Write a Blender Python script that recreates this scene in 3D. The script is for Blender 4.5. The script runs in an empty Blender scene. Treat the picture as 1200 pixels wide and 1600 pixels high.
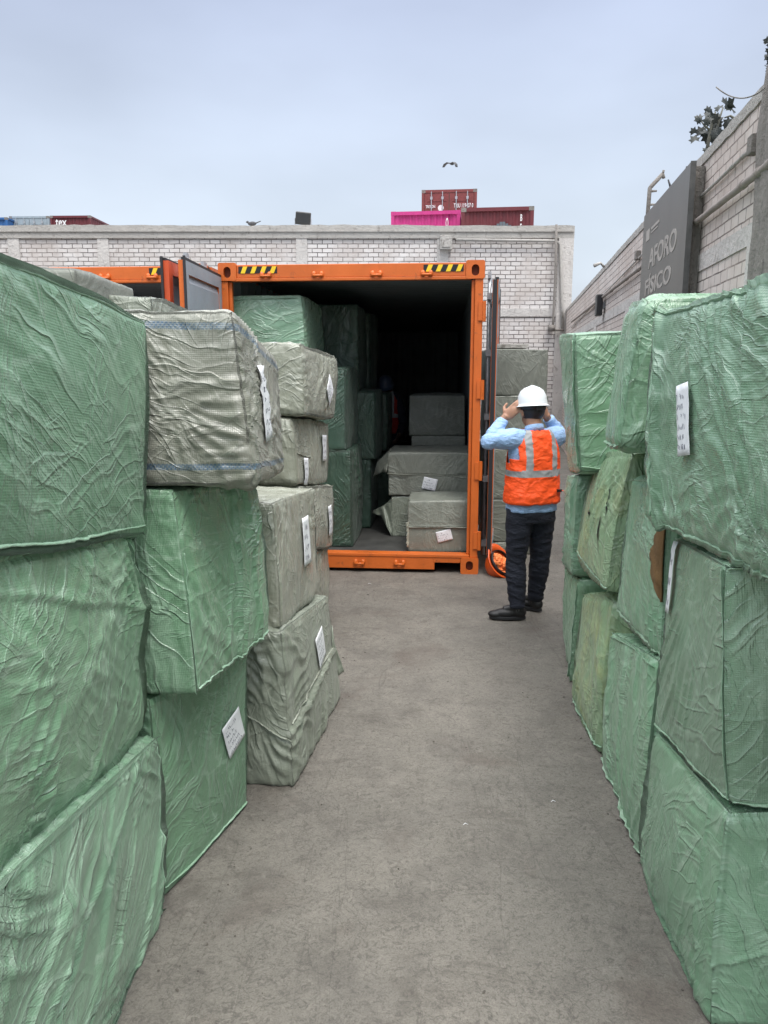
import bpy, bmesh, math, random
import numpy as np
from mathutils import Vector, Matrix
from math import radians, sin, cos, pi, tan, atan

S = bpy.context.scene
COL = S.collection
# ------------------------------------------------------------------ camera
CAM_H = 1.92
PITCH = radians(10.4)
FPX = 1200.0                       # focal length in photo pixels (photo is 1200 x 1600)
cam_d = bpy.data.cameras.new('camera'); cam = bpy.data.objects.new('camera', cam_d); COL.objects.link(cam)
cam_d.sensor_fit = 'VERTICAL'; cam_d.sensor_height = 24; cam_d.lens = 24*FPX/1600
cam_d.clip_start = 0.05; cam_d.clip_end = 2000
cam.location = (0, 0, CAM_H); cam.rotation_euler = (pi/2-PITCH, 0, 0)
S.camera = cam
# ------------------------------------------------------------------ world: overcast sky, brighter overhead than at the horizon
SUN_EL, SUN_AZ = radians(63), radians(160)
W = bpy.data.worlds.new('World'); S.world = W; W.use_nodes = True
nt = W.node_tree; nt.nodes.clear()
def wn(t, **k):
    n = nt.nodes.new(t)
    for a, b in k.items(): setattr(n, a, b)
    return n
out = wn('ShaderNodeOutputWorld'); mixs = wn('ShaderNodeMixShader')
sky = wn('ShaderNodeTexSky', sky_type='NISHITA'); sky.sun_disc = False
sky.sun_elevation = SUN_EL; sky.sun_rotation = SUN_AZ; sky.air_density = 1.5; sky.dust_density = 4
b1 = wn('ShaderNodeBackground'); b1.inputs[1].default_value = 0.09
b2 = wn('ShaderNodeBackground'); b2.inputs[1].default_value = 1.0
tc = wn('ShaderNodeTexCoord'); sep = wn('ShaderNodeSeparateXYZ')
ramp = wn('ShaderNodeValToRGB')
e = ramp.color_ramp.elements
e[0].position = 0.0; e[0].color = (0.53, 0.58, 0.64, 1)
e[1].position = 1.0; e[1].color = (3.0, 3.0, 3.05, 1)
m = ramp.color_ramp.elements.new(0.16); m.color = (0.51, 0.575, 0.66, 1)
m = ramp.color_ramp.elements.new(0.42); m.color = (0.40, 0.455, 0.60, 1)
m = ramp.color_ramp.elements.new(0.62); m.color = (1.7, 1.75, 1.85, 1)
noi = wn('ShaderNodeTexNoise'); noi.inputs['Scale'].default_value = 2.2; noi.inputs['Detail'].default_value = 4; noi.inputs['Roughness'].default_value = .45
mp = wn('ShaderNodeMapping'); mp.inputs['Scale'].default_value = (1, 1, 2.4)
mr = wn('ShaderNodeMapRange'); mr.inputs['From Min'].default_value = .3; mr.inputs['From Max'].default_value = .7
mr.inputs['To Min'].default_value = .80; mr.inputs['To Max'].default_value = 1.08
vm = wn('ShaderNodeVectorMath', operation='SCALE')
L = nt.links.new
L(tc.outputs['Generated'], sep.inputs[0]); L(sep.outputs['Z'], ramp.inputs[0])
L(tc.outputs['Generated'], mp.inputs[0]); L(mp.outputs[0], noi.inputs['Vector']); L(noi.outputs['Fac'], mr.inputs[0])
L(ramp.outputs[0], vm.inputs[0]); L(mr.outputs[0], vm.inputs['Scale']); L(vm.outputs[0], b2.inputs[0])
L(sky.outputs[0], b1.inputs[0]); mixs.inputs[0].default_value = 0.88
L(b1.outputs[0], mixs.inputs[1]); L(b2.outputs[0], mixs.inputs[2]); L(mixs.outputs[0], out.inputs[0])
sd = bpy.data.lights.new('sun', 'SUN'); sd.energy = 1.3; sd.angle = radians(18); sd.color = (1, .97, .92)
so = bpy.data.objects.new('sun', sd); COL.objects.link(so)
so.rotation_euler = (pi/2-SUN_EL, 0, pi-SUN_AZ)
S.view_settings.view_transform = 'Standard'; S.view_settings.look = 'None'
S.view_settings.exposure = 0.66; S.view_settings.gamma = 1
S.render.engine = 'CYCLES'
S.cycles.max_bounces = 6; S.cycles.use_denoising = True

# ------------------------------------------------------------------ helpers
RND = random.Random(7)
def ray(px, py, D):
    """a point of the place seen in direction (px, py) at horizontal distance D from the camera's foot along Y"""
    c = (px-600)/FPX; s = (800-py)/FPX
    d = Vector((c, cos(PITCH)+s*sin(PITCH), -sin(PITCH)+s*cos(PITCH)))
    t = D/d.y
    return Vector((d.x*t, D, CAM_H+d.z*t))
def gnd(px, py, z=0.0):
    c = (px-600)/FPX; s = (800-py)/FPX
    d = Vector((c, cos(PITCH)+s*sin(PITCH), -sin(PITCH)+s*cos(PITCH)))
    t = (z-CAM_H)/d.z
    return Vector((d.x*t, d.y*t, z))
def tag(o, label=None, cat=None, group=None, kind=None):
    if label: o['label'] = label
    if cat: o['category'] = cat
    if group: o['group'] = group
    if kind: o['kind'] = kind
    return o
def empty(name, loc=(0, 0, 0), rz=0):
    o = bpy.data.objects.new(name, None); COL.objects.link(o); o.location = loc; o.rotation_euler = (0, 0, rz)
    o.empty_display_size = .1
    return o
def link(name, me, mat, parent=None, smooth=False):
    o = bpy.data.objects.new(name, me); COL.objects.link(o)
    mats = mat if isinstance(mat, (list, tuple)) else [mat]
    if not me.materials:
        for m_ in mats: me.materials.append(m_)
    if parent: o.parent = parent
    if smooth: me.shade_smooth()
    return o
def fin(name, bm, mat, parent=None, smooth=False, bevel=0):
    me = bpy.data.meshes.new(name); bmesh.ops.recalc_face_normals(bm, faces=bm.faces); bm.to_mesh(me); bm.free()
    o = link(name, me, mat, parent, smooth)
    if bevel:
        b = o.modifiers.new('b', 'BEVEL'); b.width = bevel; b.segments = 2; b.limit_method = 'ANGLE'
    return o
def box(bm, x0, x1, y0, y1, z0, z1, mat=0, M=None):
    vs = [bm.verts.new((x, y, z)) for x in (x0, x1) for y in (y0, y1) for z in (z0, z1)]
    if M is not None:
        for v in vs: v.co = M @ v.co
    for f in ((0, 1, 3, 2), (4, 6, 7, 5), (0, 4, 5, 1), (2, 3, 7, 6), (0, 2, 6, 4), (1, 5, 7, 3)):
        bm.faces.new([vs[i] for i in f]).material_index = mat
    return vs
def tube(bm, pts, rad, n=10, mat=0, cap=True, squash=1.0, up=Vector((0, 0, 1))):
    pts = [Vector(p) for p in pts]
    if not isinstance(rad, (list, tuple)): rad = [rad]*len(pts)
    rings = []; a = None
    for i, p in enumerate(pts):
        d = (pts[min(i+1, len(pts)-1)]-pts[max(i-1, 0)]).normalized()
        if a is None:
            a = d.cross(up)
            if a.length < .05: a = d.cross(Vector((0, 1, 0)))
        a = (a-d*a.dot(d)).normalized(); b = d.cross(a)
        rings.append([bm.verts.new(p+rad[i]*(cos(t)*a+sin(t)*b*squash)) for t in [2*pi*k/n for k in range(n)]])
    for r0, r1 in zip(rings, rings[1:]):
        for k in range(n):
            bm.faces.new((r0[k], r0[(k+1) % n], r1[(k+1) % n], r1[k])).material_index = mat
    if cap:
        bm.faces.new(rings[0]).material_index = mat; bm.faces.new(rings[-1][::-1]).material_index = mat
def ell(bm, c, r, rot=None, seg=16, ring=10):
    M = Matrix.Translation(c) @ (rot.to_4x4() if rot else Matrix()) @ Matrix.Diagonal((*r, 1))
    bmesh.ops.create_uvsphere(bm, u_segments=seg, v_segments=ring, radius=1, matrix=M)
def poly_prism(bm, pts, y0, y1, mat=0):
    """outline in x,z extruded along y"""
    a = [bm.verts.new((p[0], y0, p[1])) for p in pts]; b = [bm.verts.new((p[0], y1, p[1])) for p in pts]
    bm.faces.new(a).material_index = mat; bm.faces.new(b[::-1]).material_index = mat
    for i in range(len(pts)):
        j = (i+1) % len(pts); bm.faces.new((a[i], b[i], b[j], a[j])).material_index = mat
def np_mesh(name, V, F):
    me = bpy.data.meshes.new(name)
    me.vertices.add(len(V)); me.vertices.foreach_set('co', np.asarray(V, np.float32).ravel())
    F = np.asarray(F, np.int32); me.loops.add(F.size); me.loops.foreach_set('vertex_index', F.ravel())
    me.polygons.add(len(F)); me.polygons.foreach_set('loop_start', np.arange(0, F.size, F.shape[1], dtype=np.int32))
    me.update(calc_edges=True); me.validate()
    return me
def remesh(name, bm, vox, mat, parent=None, smooth_it=4, fn=None):
    me = bpy.data.meshes.new('tmp'); bmesh.ops.recalc_face_normals(bm, faces=bm.faces); bm.to_mesh(me); bm.free()
    t = bpy.data.objects.new('tmp', me); COL.objects.link(t)
    r = t.modifiers.new('r', 'REMESH'); r.mode = 'VOXEL'; r.voxel_size = vox; r.use_smooth_shade = True
    if smooth_it:
        s = t.modifiers.new('s', 'SMOOTH'); s.factor = .5; s.iterations = smooth_it
    dg = bpy.context.evaluated_depsgraph_get(); dg.update()
    m2 = bpy.data.meshes.new_from_object(t.evaluated_get(dg)); m2.name = name
    bpy.data.objects.remove(t)
    m2.materials.clear()
    o = link(name, m2, mat, parent)
    if fn:
        n = len(m2.vertices); co = np.empty(n*3, np.float32); m2.vertices.foreach_get('co', co); co = co.reshape(-1, 3)
        no = np.empty(n*3, np.float32); m2.vertex_normals.foreach_get('vector', no); no = no.reshape(-1, 3)
        co = fn(co.astype(float), no.astype(float)); m2.vertices.foreach_set('co', co.astype(np.float32).ravel()); m2.update()
    m2.shade_smooth()
    return o
# ---- numpy noise
_h = np.random.RandomState(3); PERM = _h.permutation(4096); GR = _h.normal(size=(4096, 3)); GR /= np.linalg.norm(GR, axis=1)[:, None]
def gnoise(p):
    i = np.floor(p).astype(int); f = p-i; u = f*f*f*(f*(f*6-15)+10)
    def g(dx, dy, dz):
        h = PERM[(PERM[(PERM[(i[:, 0]+dx) & 4095]+i[:, 1]+dy) & 4095]+i[:, 2]+dz) & 4095]
        v = GR[h]; return v[:, 0]*(f[:, 0]-dx)+v[:, 1]*(f[:, 1]-dy)+v[:, 2]*(f[:, 2]-dz)
    def mx(a, b, t): return a+(b-a)*t
    x0 = mx(mx(g(0, 0, 0), g(1, 0, 0), u[:, 0]), mx(g(0, 1, 0), g(1, 1, 0), u[:, 0]), u[:, 1])
    x1 = mx(mx(g(0, 0, 1), g(1, 0, 1), u[:, 0]), mx(g(0, 1, 1), g(1, 1, 1), u[:, 0]), u[:, 1])
    return mx(x0, x1, u[:, 2])*1.5
def fbm(p, o=3):
    s = 0; a = 1
    for k in range(o): s = s+a*gnoise(p*2**k+17.3*k); a *= .5
    return s
# ------------------------------------------------------------------ materials
class NT:
    def __init__(s, name):
        s.m = bpy.data.materials.new(name); s.m.use_nodes = True; s.t = s.m.node_tree
        s.b = s.t.nodes['Principled BSDF']
    def n(s, t, ins=None, **k):
        x = s.t.nodes.new(t)
        for a, b in k.items(): setattr(x, a, b)
        for a, b in (ins or {}).items():
            if hasattr(b, 'is_output'): s.t.links.new(b, x.inputs[a])
            else: x.inputs[a].default_value = b
        return x
    def noise(s, vec, scale, detail=3, rough=.5, dist=0, mapscale=None, rot=None):
        if mapscale or rot:
            vec = s.n('ShaderNodeMapping', {'Vector': vec, 'Scale': mapscale or (1, 1, 1), 'Rotation': rot or (0, 0, 0)}).outputs[0]
        return s.n('ShaderNodeTexNoise', {'Vector': vec, 'Scale': scale, 'Detail': detail, 'Roughness': rough, 'Distortion': dist}).outputs['Fac']
    def rng(s, v, a, b, c=0., d=1.):
        return s.n('ShaderNodeMapRange', {'Value': v, 'From Min': a, 'From Max': b, 'To Min': c, 'To Max': d}).outputs[0]
    def mix(s, f, a, b, mode='MIX'):
        x = s.n('ShaderNodeMix', data_type='RGBA', blend_type=mode)
        for i, v in ((0, f), (6, a), (7, b)):
            if hasattr(v, 'is_output'): s.t.links.new(v, x.inputs[i])
            elif i == 0: x.inputs[0].default_value = v
            else: x.inputs[i].default_value = (*v[:3], 1)
        return x.outputs[2]
    def math(s, op, a, b=None):
        x = s.n('ShaderNodeMath', operation=op)
        for i, v in enumerate((a, b)):
            if v is None: continue
            if hasattr(v, 'is_output'): s.t.links.new(v, x.inputs[i])
            else: x.inputs[i].default_value = v
        return x.outputs[0]
    def bump(s, h, dist, strength=1, nrm=None):
        d = {'Height': h, 'Distance': dist, 'Strength': strength}
        if nrm: d['Normal'] = nrm
        return s.n('ShaderNodeBump', d).outputs[0]
    def set(s, **k):
        for a, v in k.items():
            i = s.b.inputs[a.replace('_', ' ')]
            if hasattr(v, 'is_output'): s.t.links.new(v, i)
            elif isinstance(v, tuple): i.default_value = (*v[:3], 1) if len(i.default_value) == 4 else v
            else: i.default_value = v
        return s.m
def simple(name, c, rough=.6, metal=0, var=.12, scale=6, bump=0):
    N = NT(name); o = N.n('ShaderNodeTexCoord').outputs['Object']
    f = N.noise(o, scale, 5, .6)
    col = N.mix(N.rng(f, .3, .7), tuple(x*(1-var) for x in c), tuple(min(1, x*(1+var)) for x in c))
    k = dict(Base_Color=col, Roughness=rough, Metallic=metal)
    if bump: k['Normal'] = N.bump(N.noise(o, scale*8, 4, .6), bump)
    return N.set(**k)
def bale_mat(name, c, pale, rough=.27, stripe=False, stain=None, weave=1.0, crin=1.0, grain=1.0):
    N = NT(name)
    a = N.n('ShaderNodeAttribute', attribute_name='bp').outputs['Vector']
    rnd = N.n('ShaderNodeObjectInfo').outputs['Random']
    off = N.n('ShaderNodeVectorMath', {0: a, 1: N.n('ShaderNodeCombineXYZ', {0: N.math('MULTIPLY', rnd, 40.), 1: rnd, 2: N.math('MULTIPLY', rnd, 17.)}).outputs[0]}, operation='ADD').outputs[0]
    big = N.noise(off, 2.2, 5, .6)
    col = N.mix(N.rng(big, .3, .7), tuple(x*.82 for x in c), tuple(x*1.14 for x in c))
    hs = N.n('ShaderNodeHueSaturation', {'Color': col, 'Value': N.rng(rnd, 0, 1, .84, 1.06), 'Hue': N.rng(rnd, 0, 1, .492, .508)}).outputs[0]
    # threads laid in bands, faint
    th = N.noise(off, 26, 2, .5, 0, (1, 1, 14))
    col = N.mix(N.rng(th, .45, .75, 0, .16), hs, pale)
    # rubbed, whitened streaks, doubling as painted crease highlights
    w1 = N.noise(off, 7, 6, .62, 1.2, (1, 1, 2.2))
    rub_glint = N.rng(w1, .57, .66, 0, .38)
    col = N.mix(rub_glint, col, pale)
    if stain:
        st = N.rng(N.noise(off, 3.1, 5, .65, .6), .5, .68, 0, .75)
        col = N.mix(st, col, stain)
    dirt = N.rng(N.noise(off, 5, 6, .7), .6, .8, 0, .35)
    col = N.mix(dirt, col, tuple(x*.5 for x in c))
    if stripe:
        sp = N.n('ShaderNodeSeparateXYZ', {0: a}); z = sp.outputs[2]
        wob = N.math('MULTIPLY', N.math('SUBTRACT', N.noise(a, 3, 2), .5), .03)
        zz = N.math('ADD', z, wob)
        chk = N.n('ShaderNodeTexChecker', {'Vector': a, 'Scale': 150.}).outputs['Fac']
        for zc, hw in ((.215, .013), (-.205, .011)):
            dd = N.math('ABSOLUTE', N.math('SUBTRACT', zz, zc))
            f = N.rng(dd, hw*.75, hw, .8, 0)
            f = N.math('MULTIPLY', f, N.rng(chk, 0, 1, .5, 1.0))
            col = N.mix(f, col, (.02, .085, .17))
    # bumps: a net of sharp creases with flat facets between them, fine threads, weave
    def crease(scale, mscale, rot, warp, seed):
        w_ = N.n('ShaderNodeTexNoise', {'Vector': off, 'Scale': 2.6+seed, 'Detail': 2.0}).outputs['Color']
        v_ = N.n('ShaderNodeVectorMath', {0: w_, 1: (warp,)*3}, operation='MULTIPLY').outputs[0]
        v_ = N.n('ShaderNodeVectorMath', {0: off, 1: v_}, operation='ADD').outputs[0]
        v_ = N.n('ShaderNodeMapping', {'Vector': v_, 'Scale': mscale, 'Rotation': rot}).outputs[0]
        d_ = N.n('ShaderNodeTexVoronoi', {'Vector': v_, 'Scale': scale}, feature='DISTANCE_TO_EDGE').outputs['Distance']
        k_ = N.rng(N.noise(off, 3.1+seed, 3), .46, .62, 0, 1)
        return N.math('MULTIPLY', N.math('POWER', N.rng(d_, 0, .13, 1, 0), 1.5), k_)
    fc = N.n('ShaderNodeAttribute', attribute_name='fc').outputs['Vector']
    wq = N.n('ShaderNodeTexNoise', {'Vector': off, 'Scale': 2.4, 'Detail': 3.0}).outputs['Color']
    wq = N.n('ShaderNodeVectorMath', {0: wq, 1: (.22, .22, 0)}, operation='MULTIPLY').outputs[0]
    fw = N.n('ShaderNodeVectorMath', {0: fc, 1: wq}, operation='ADD').outputs[0]
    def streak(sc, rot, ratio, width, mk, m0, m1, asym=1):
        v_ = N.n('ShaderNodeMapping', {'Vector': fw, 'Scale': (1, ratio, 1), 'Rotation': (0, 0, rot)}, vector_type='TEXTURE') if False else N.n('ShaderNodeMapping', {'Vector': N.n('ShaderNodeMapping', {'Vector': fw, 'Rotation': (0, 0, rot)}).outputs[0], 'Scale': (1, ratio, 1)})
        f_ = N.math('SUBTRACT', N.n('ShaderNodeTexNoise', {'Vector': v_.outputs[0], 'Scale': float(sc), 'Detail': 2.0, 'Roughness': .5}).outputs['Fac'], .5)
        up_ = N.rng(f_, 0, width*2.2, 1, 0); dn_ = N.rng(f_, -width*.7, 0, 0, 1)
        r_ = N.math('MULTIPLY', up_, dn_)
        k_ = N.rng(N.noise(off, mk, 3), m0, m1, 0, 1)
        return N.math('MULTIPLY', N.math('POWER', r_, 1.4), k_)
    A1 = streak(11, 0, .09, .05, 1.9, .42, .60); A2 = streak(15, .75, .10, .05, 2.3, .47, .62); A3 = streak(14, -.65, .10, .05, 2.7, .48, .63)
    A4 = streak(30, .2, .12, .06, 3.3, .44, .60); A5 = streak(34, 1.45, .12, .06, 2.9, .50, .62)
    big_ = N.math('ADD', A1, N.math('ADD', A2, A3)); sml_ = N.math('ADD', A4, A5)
    n1 = N.bump(big_, .0062*crin, .85)
    n2 = N.bump(sml_, .0034*crin, .85, n1)
    c1_ = crease(4.2, (1, 1, 1.6), (.9, .5, .2), .35, 0)
    n2 = N.bump(c1_, .0045*crin, .7, n2)
    col = N.mix(N.math('MULTIPLY', N.n('ShaderNodeClamp', {'Value': N.math('ADD', big_, N.math('MULTIPLY', sml_, .6))}).outputs[0], .30), col, pale)  # highlights along the creases, painted into the colour as pale streaks
    f3 = N.noise(off, 60, 3, .6, .5)
    n3 = N.bump(f3, .0022*grain, .8, n2)
    ax = N.n('ShaderNodeSeparateXYZ', {0: a})
    sm = None
    for i in range(3):
        s_ = N.math('SINE', N.math('MULTIPLY', ax.outputs[i], 2*pi/.0062))
        sm = s_ if sm is None else N.math('ADD', sm, s_)
    n4 = N.bump(sm, .00013*weave, 1.0, n3)
    rr = N.rng(N.n('ShaderNodeTexNoise', {'Vector': N.n('ShaderNodeMapping', {'Vector': fw, 'Scale': (1, .2, 1)}).outputs[0], 'Scale': 14.0, 'Detail': 4.0}).outputs['Fac'], .35, .65, rough-.08, rough+.14)
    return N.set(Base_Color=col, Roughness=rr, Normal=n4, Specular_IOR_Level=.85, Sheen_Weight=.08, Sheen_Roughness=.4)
M = {}
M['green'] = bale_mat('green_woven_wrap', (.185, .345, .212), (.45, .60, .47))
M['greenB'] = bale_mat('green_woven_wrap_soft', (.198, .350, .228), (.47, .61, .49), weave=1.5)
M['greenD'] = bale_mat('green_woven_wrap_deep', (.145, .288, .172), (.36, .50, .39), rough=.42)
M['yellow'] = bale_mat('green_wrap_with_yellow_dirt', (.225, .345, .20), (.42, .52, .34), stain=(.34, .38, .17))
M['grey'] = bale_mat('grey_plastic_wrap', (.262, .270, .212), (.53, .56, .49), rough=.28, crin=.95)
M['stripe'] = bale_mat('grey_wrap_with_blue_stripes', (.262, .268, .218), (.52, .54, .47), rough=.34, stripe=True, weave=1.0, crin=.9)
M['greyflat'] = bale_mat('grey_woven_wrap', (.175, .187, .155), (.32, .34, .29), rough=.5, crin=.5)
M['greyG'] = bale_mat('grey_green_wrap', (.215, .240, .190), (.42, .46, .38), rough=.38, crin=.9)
M['paper'] = simple('paper', (.78, .79, .82), .7, 0, .05, 30, .0006)
M['ink'] = simple('ink', (.06, .07, .12), .6)
M['brown'] = simple('cardboard', (.16, .09, .035), .85, 0, .25, 9, .003)
M['greenShade'] = bale_mat('green_woven_wrap_shaded', (.030, .070, .045), (.08, .14, .10), rough=.42)  # darker copy of the green wrap, container shade painted into its colour
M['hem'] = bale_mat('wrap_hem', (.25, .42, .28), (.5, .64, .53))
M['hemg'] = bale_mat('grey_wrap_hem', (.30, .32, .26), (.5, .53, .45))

def paint(name, c, rust=.35, rough=.42):
    N = NT(name); o = N.n('ShaderNodeTexCoord').outputs['Object']
    col = N.mix(N.rng(N.noise(o, 3, 5, .6), .3, .7), tuple(x*.86 for x in c), tuple(x*1.08 for x in c))
    streak = N.rng(N.noise(o, 9, 5, .7, 0, (1, 1, .12)), .55, .8, 0, .35)
    col = N.mix(streak, col, tuple(x*.5 for x in c))
    r = N.rng(N.noise(o, 7, 9, .76), .585, .66, 0, rust)
    col = N.mix(r, col, (.10, .045, .025))
    return N.set(Base_Color=col, Roughness=N.rng(N.noise(o, 12, 4), .3, .7, rough-.08, rough+.15), Normal=N.bump(N.noise(o, 60, 3), .0015))
M['orange'] = paint('orange_container_paint', (.60, .130, .018), .6)
M['orangeD'] = paint('red_orange_door_paint', (.55, .08, .02))
M['intgrey'] = paint('grey_interior_paint', (.27, .31, .33), .2, .5)
M['doorgrey'] = paint('grey_door_inside_paint', (.27, .31, .345), .25, .45)
M['rubber'] = simple('black_rubber', (.018, .019, .022), .55)
M['steel'] = simple('galvanised_steel', (.42, .44, .46), .42, .5, .2, 20)
M['floor'] = simple('plywood_floor', (.055, .055, .052), .6, 0, .35, 5)
M['black'] = simple('black', (.01, .01, .012), .5)
M['darkmetal'] = simple('dark_weathered_metal', (.07, .07, .068), .55, 0, .25, 20)
M['hyellow'] = simple('yellow_tape', (.85, .58, .02), .45)
M['hole'] = simple('casting_hollow', (.12, .03, .012), .8)

def brick_mat(name, bw, rh, white, mort, msize, seed=0, bumpd=.02):
    N = NT(name); o = N.n('ShaderNodeTexCoord').outputs['Object']
    sp = N.n('ShaderNodeSeparateXYZ', {0: o})
    wob = N.math('MULTIPLY', N.math('SUBTRACT', N.noise(o, 5.5, 3, .6), .5), rh*.22)
    v = N.n('ShaderNodeCombineXYZ', {0: N.math('ADD', sp.outputs[0], wob), 1: N.math('ADD', sp.outputs[2], wob), 2: 0.}).outputs[0]
    w = white
    br = N.n('ShaderNodeTexBrick', {'Vector': v, 'Color1': (*w, 1), 'Color2': (w[0]*.78, w[1]*.76, w[2]*.76, 1), 'Mortar': (*mort, 1), 'Scale': 1., 'Mortar Size': msize,
             'Mortar Smooth': .25, 'Bias': -.35, 'Brick Width': bw, 'Row Height': rh})
    br.offset = .5
    # some joints are filled with paint
    fill = N.rng(N.noise(o, 2.3, 6, .75), .50, .60, 0, .75)
    col = N.mix(N.math('MULTIPLY', br.outputs['Fac'], fill), br.outputs['Color'], tuple(x*.8 for x in w))
    d1 = N.rng(N.noise(o, 1.1, 7, .7), .42, .66, 0, .7)
    col = N.mix(d1, col, (w[0]*.66, w[1]*.60, w[2]*.56))
    d2 = N.rng(N.noise(o, 6, 7, .75, 0, (1, 1, .45)), .6, .72, 0, .6)
    col = N.mix(d2, col, (.25, .22, .20))
    hgt = N.math('ADD', N.math('MULTIPLY', br.outputs['Fac'], -1.), N.math('MULTIPLY', N.noise(o, 30, 4, .6), .35))
    return N.set(Base_Color=col, Roughness=.85, Normal=N.bump(hgt, bumpd))
M['brick_back'] = brick_mat('white_painted_brick', .255, .105, (.66, .63, .61), (.12, .105, .10), .0105, bumpd=.012)
M['brick_side'] = brick_mat('worn_painted_brick', .155, .075, (.62, .56, .52), (.13, .11, .10), .0055, bumpd=.009)
M['pipe'] = simple('dusty_pipe', (.27, .235, .21), .7, 0, .2, 9, .002)
def plaster(name, c, dark):
    N = NT(name); o = N.n('ShaderNodeTexCoord').outputs['Object']
    col = N.mix(N.rng(N.noise(o, 1.7, 7, .7), .35, .65), tuple(x*.8 for x in c), c)
    col = N.mix(N.rng(N.noise(o, 8, 8, .75, .5, (1, 1, .6)), .56, .66, 0, .8), col, dark)
    return N.set(Base_Color=col, Roughness=.9, Normal=N.bump(N.noise(o, 18, 7, .65), .03))
M['plaster'] = plaster('whitewashed_concrete', (.60, .57, .54), (.22, .19, .17))
M['coping'] = plaster('pale_concrete_coping', (.45, .43, .40), (.17, .15, .13))
M['rough'] = plaster('rough_grey_concrete', (.24, .22, .20), (.08, .075, .07))
def ground_mat():
    N = NT('worn_concrete'); o = N.n('ShaderNodeTexCoord').outputs['Object']
    col = N.mix(N.rng(N.noise(o, .7, 6, .6), .35, .65), (.178, .166, .143), (.240, .220, .189))
    col = N.mix(N.rng(N.noise(o, 3.1, 8, .68), .46, .62, 0, .6), col, (.130, .118, .103))
    col = N.mix(N.rng(N.noise(o, 11, 7, .72, 1.0, (1, 1.3, 1)), .50, .66, 0, .5), col, (.275, .252, .218))
    col = N.mix(N.rng(N.noise(o, 24, 6, .75, 2.5), .52, .60, 0, .62), col, (.078, .069, .060))
    r = N.math('ABSOLUTE', N.math('SUBTRACT', N.noise(o, 2.6, 7, .66, 1.2), .5))
    col = N.mix(N.rng(r, 0, .007, .55, 0), col, (.05, .044, .04))
    r = N.math('ABSOLUTE', N.math('SUBTRACT', N.noise(o, 1.1, 3, .5, .4, (1, .12, 1), (0, 0, .5)), .5))
    col = N.mix(N.rng(r, 0, .0016, .22, 0), col, (.22, .20, .18))
    col = N.mix(N.rng(N.noise(o, 1.6, 5, .6, .5), .57, .66, 0, .45), col, (.115, .088, .072))
    col = N.mix(N.rng(N.noise(o, 38, 8, .8, 1.5), .50, .62, 0, .6), col, (.105, .094, .081))
    r = N.math('ABSOLUTE', N.math('SUBTRACT', N.noise(o, 1.7, 4, .55, .5, (1, .10, 1), (0, 0, -.9)), .5))
    col = N.mix(N.rng(r, 0, .0022, .45, 0), col, (.075, .066, .058))
    col = N.mix(N.rng(N.noise(o, 160, 2), .35, .7, 0, .35), col, (.06, .056, .052))
    col = N.mix(N.rng(N.noise(o, 1.9, 9, .74, .8, (1, 2.0, 1)), .56, .63, 0, .42), col, (.085, .074, .063))
    h = N.math('ADD', N.noise(o, 20, 8, .7), N.math('MULTIPLY', N.noise(o, 150, 3), .25))
    return N.set(Base_Color=col, Roughness=N.rng(N.noise(o, 4, 4), .3, .7, .6, .85), Normal=N.bump(h, .010))
M['ground'] = ground_mat()

# ------------------------------------------------------------------ setting: ground
bm = bmesh.new()
vs = [bm.verts.new(p) for p in ((-300, -60, 0), (300, -60, 0), (300, 500, 0), (-300, 500, 0))]; bm.faces.new(vs)
tag(fin('ground', bm, M['ground']), kind='structure')

# ------------------------------------------------------------------ back building wall
BD = 20.0; BX = ray(897, 352, BD).x; BH = ray(700, 352, BD).z; BL = -26.0
bw = empty('brick_building_wall', (BX, BD, 0))
tag(bw, 'long white painted brick wall with concrete coping behind the orange containers', 'wall')
bm = bmesh.new(); box(bm, BL-BX, 0, .06, 9, 0, BH-.30); fin('brickwork', bm, M['brick_back'], bw)
bm = bmesh.new(); box(bm, BL-BX, .02, .0, 9.05, BH-.30, BH, )
bmesh.ops.subdivide_edges(bm, edges=[ed for ed in bm.edges if abs(ed.verts[0].co.x-ed.verts[1].co.x) > 2], cuts=160)
rr = random.Random(2)
for v in bm.verts:
    if v.co.z > BH-.1: v.co.z += rr.uniform(-.012, .012)+.01*sin(v.co.x*.9)
fin('coping', bm, M['coping'], bw)
bm = bmesh.new(); box(bm, BL-BX, .0, -.035, .0, BH-.155, BH-.13); fin('ledge', bm, M['coping'], bw)
for px in (471, 692, 20, 160):
    xx = ray(px, 380, BD).x-BX
    bm = bmesh.new(); box(bm, xx-.14, xx+.14, .02, .3, 0, BH-.301); fin('pillar', bm, M['plaster'], bw)
bm = bmesh.new(); box(bm, ray(880, 400, BD).x-BX-.12, .015, .0, .5, 0, BH-.301); fin('pillar', bm, M['plaster'], bw)
zb = ray(800, 488, BD).z
bm = bmesh.new(); box(bm, ray(692, 400, BD).x-BX+.14, ray(880, 400, BD).x-BX-.12, .03, .2, zb-.1, zb+.1); fin('beam', bm, M['plaster'], bw)
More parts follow.
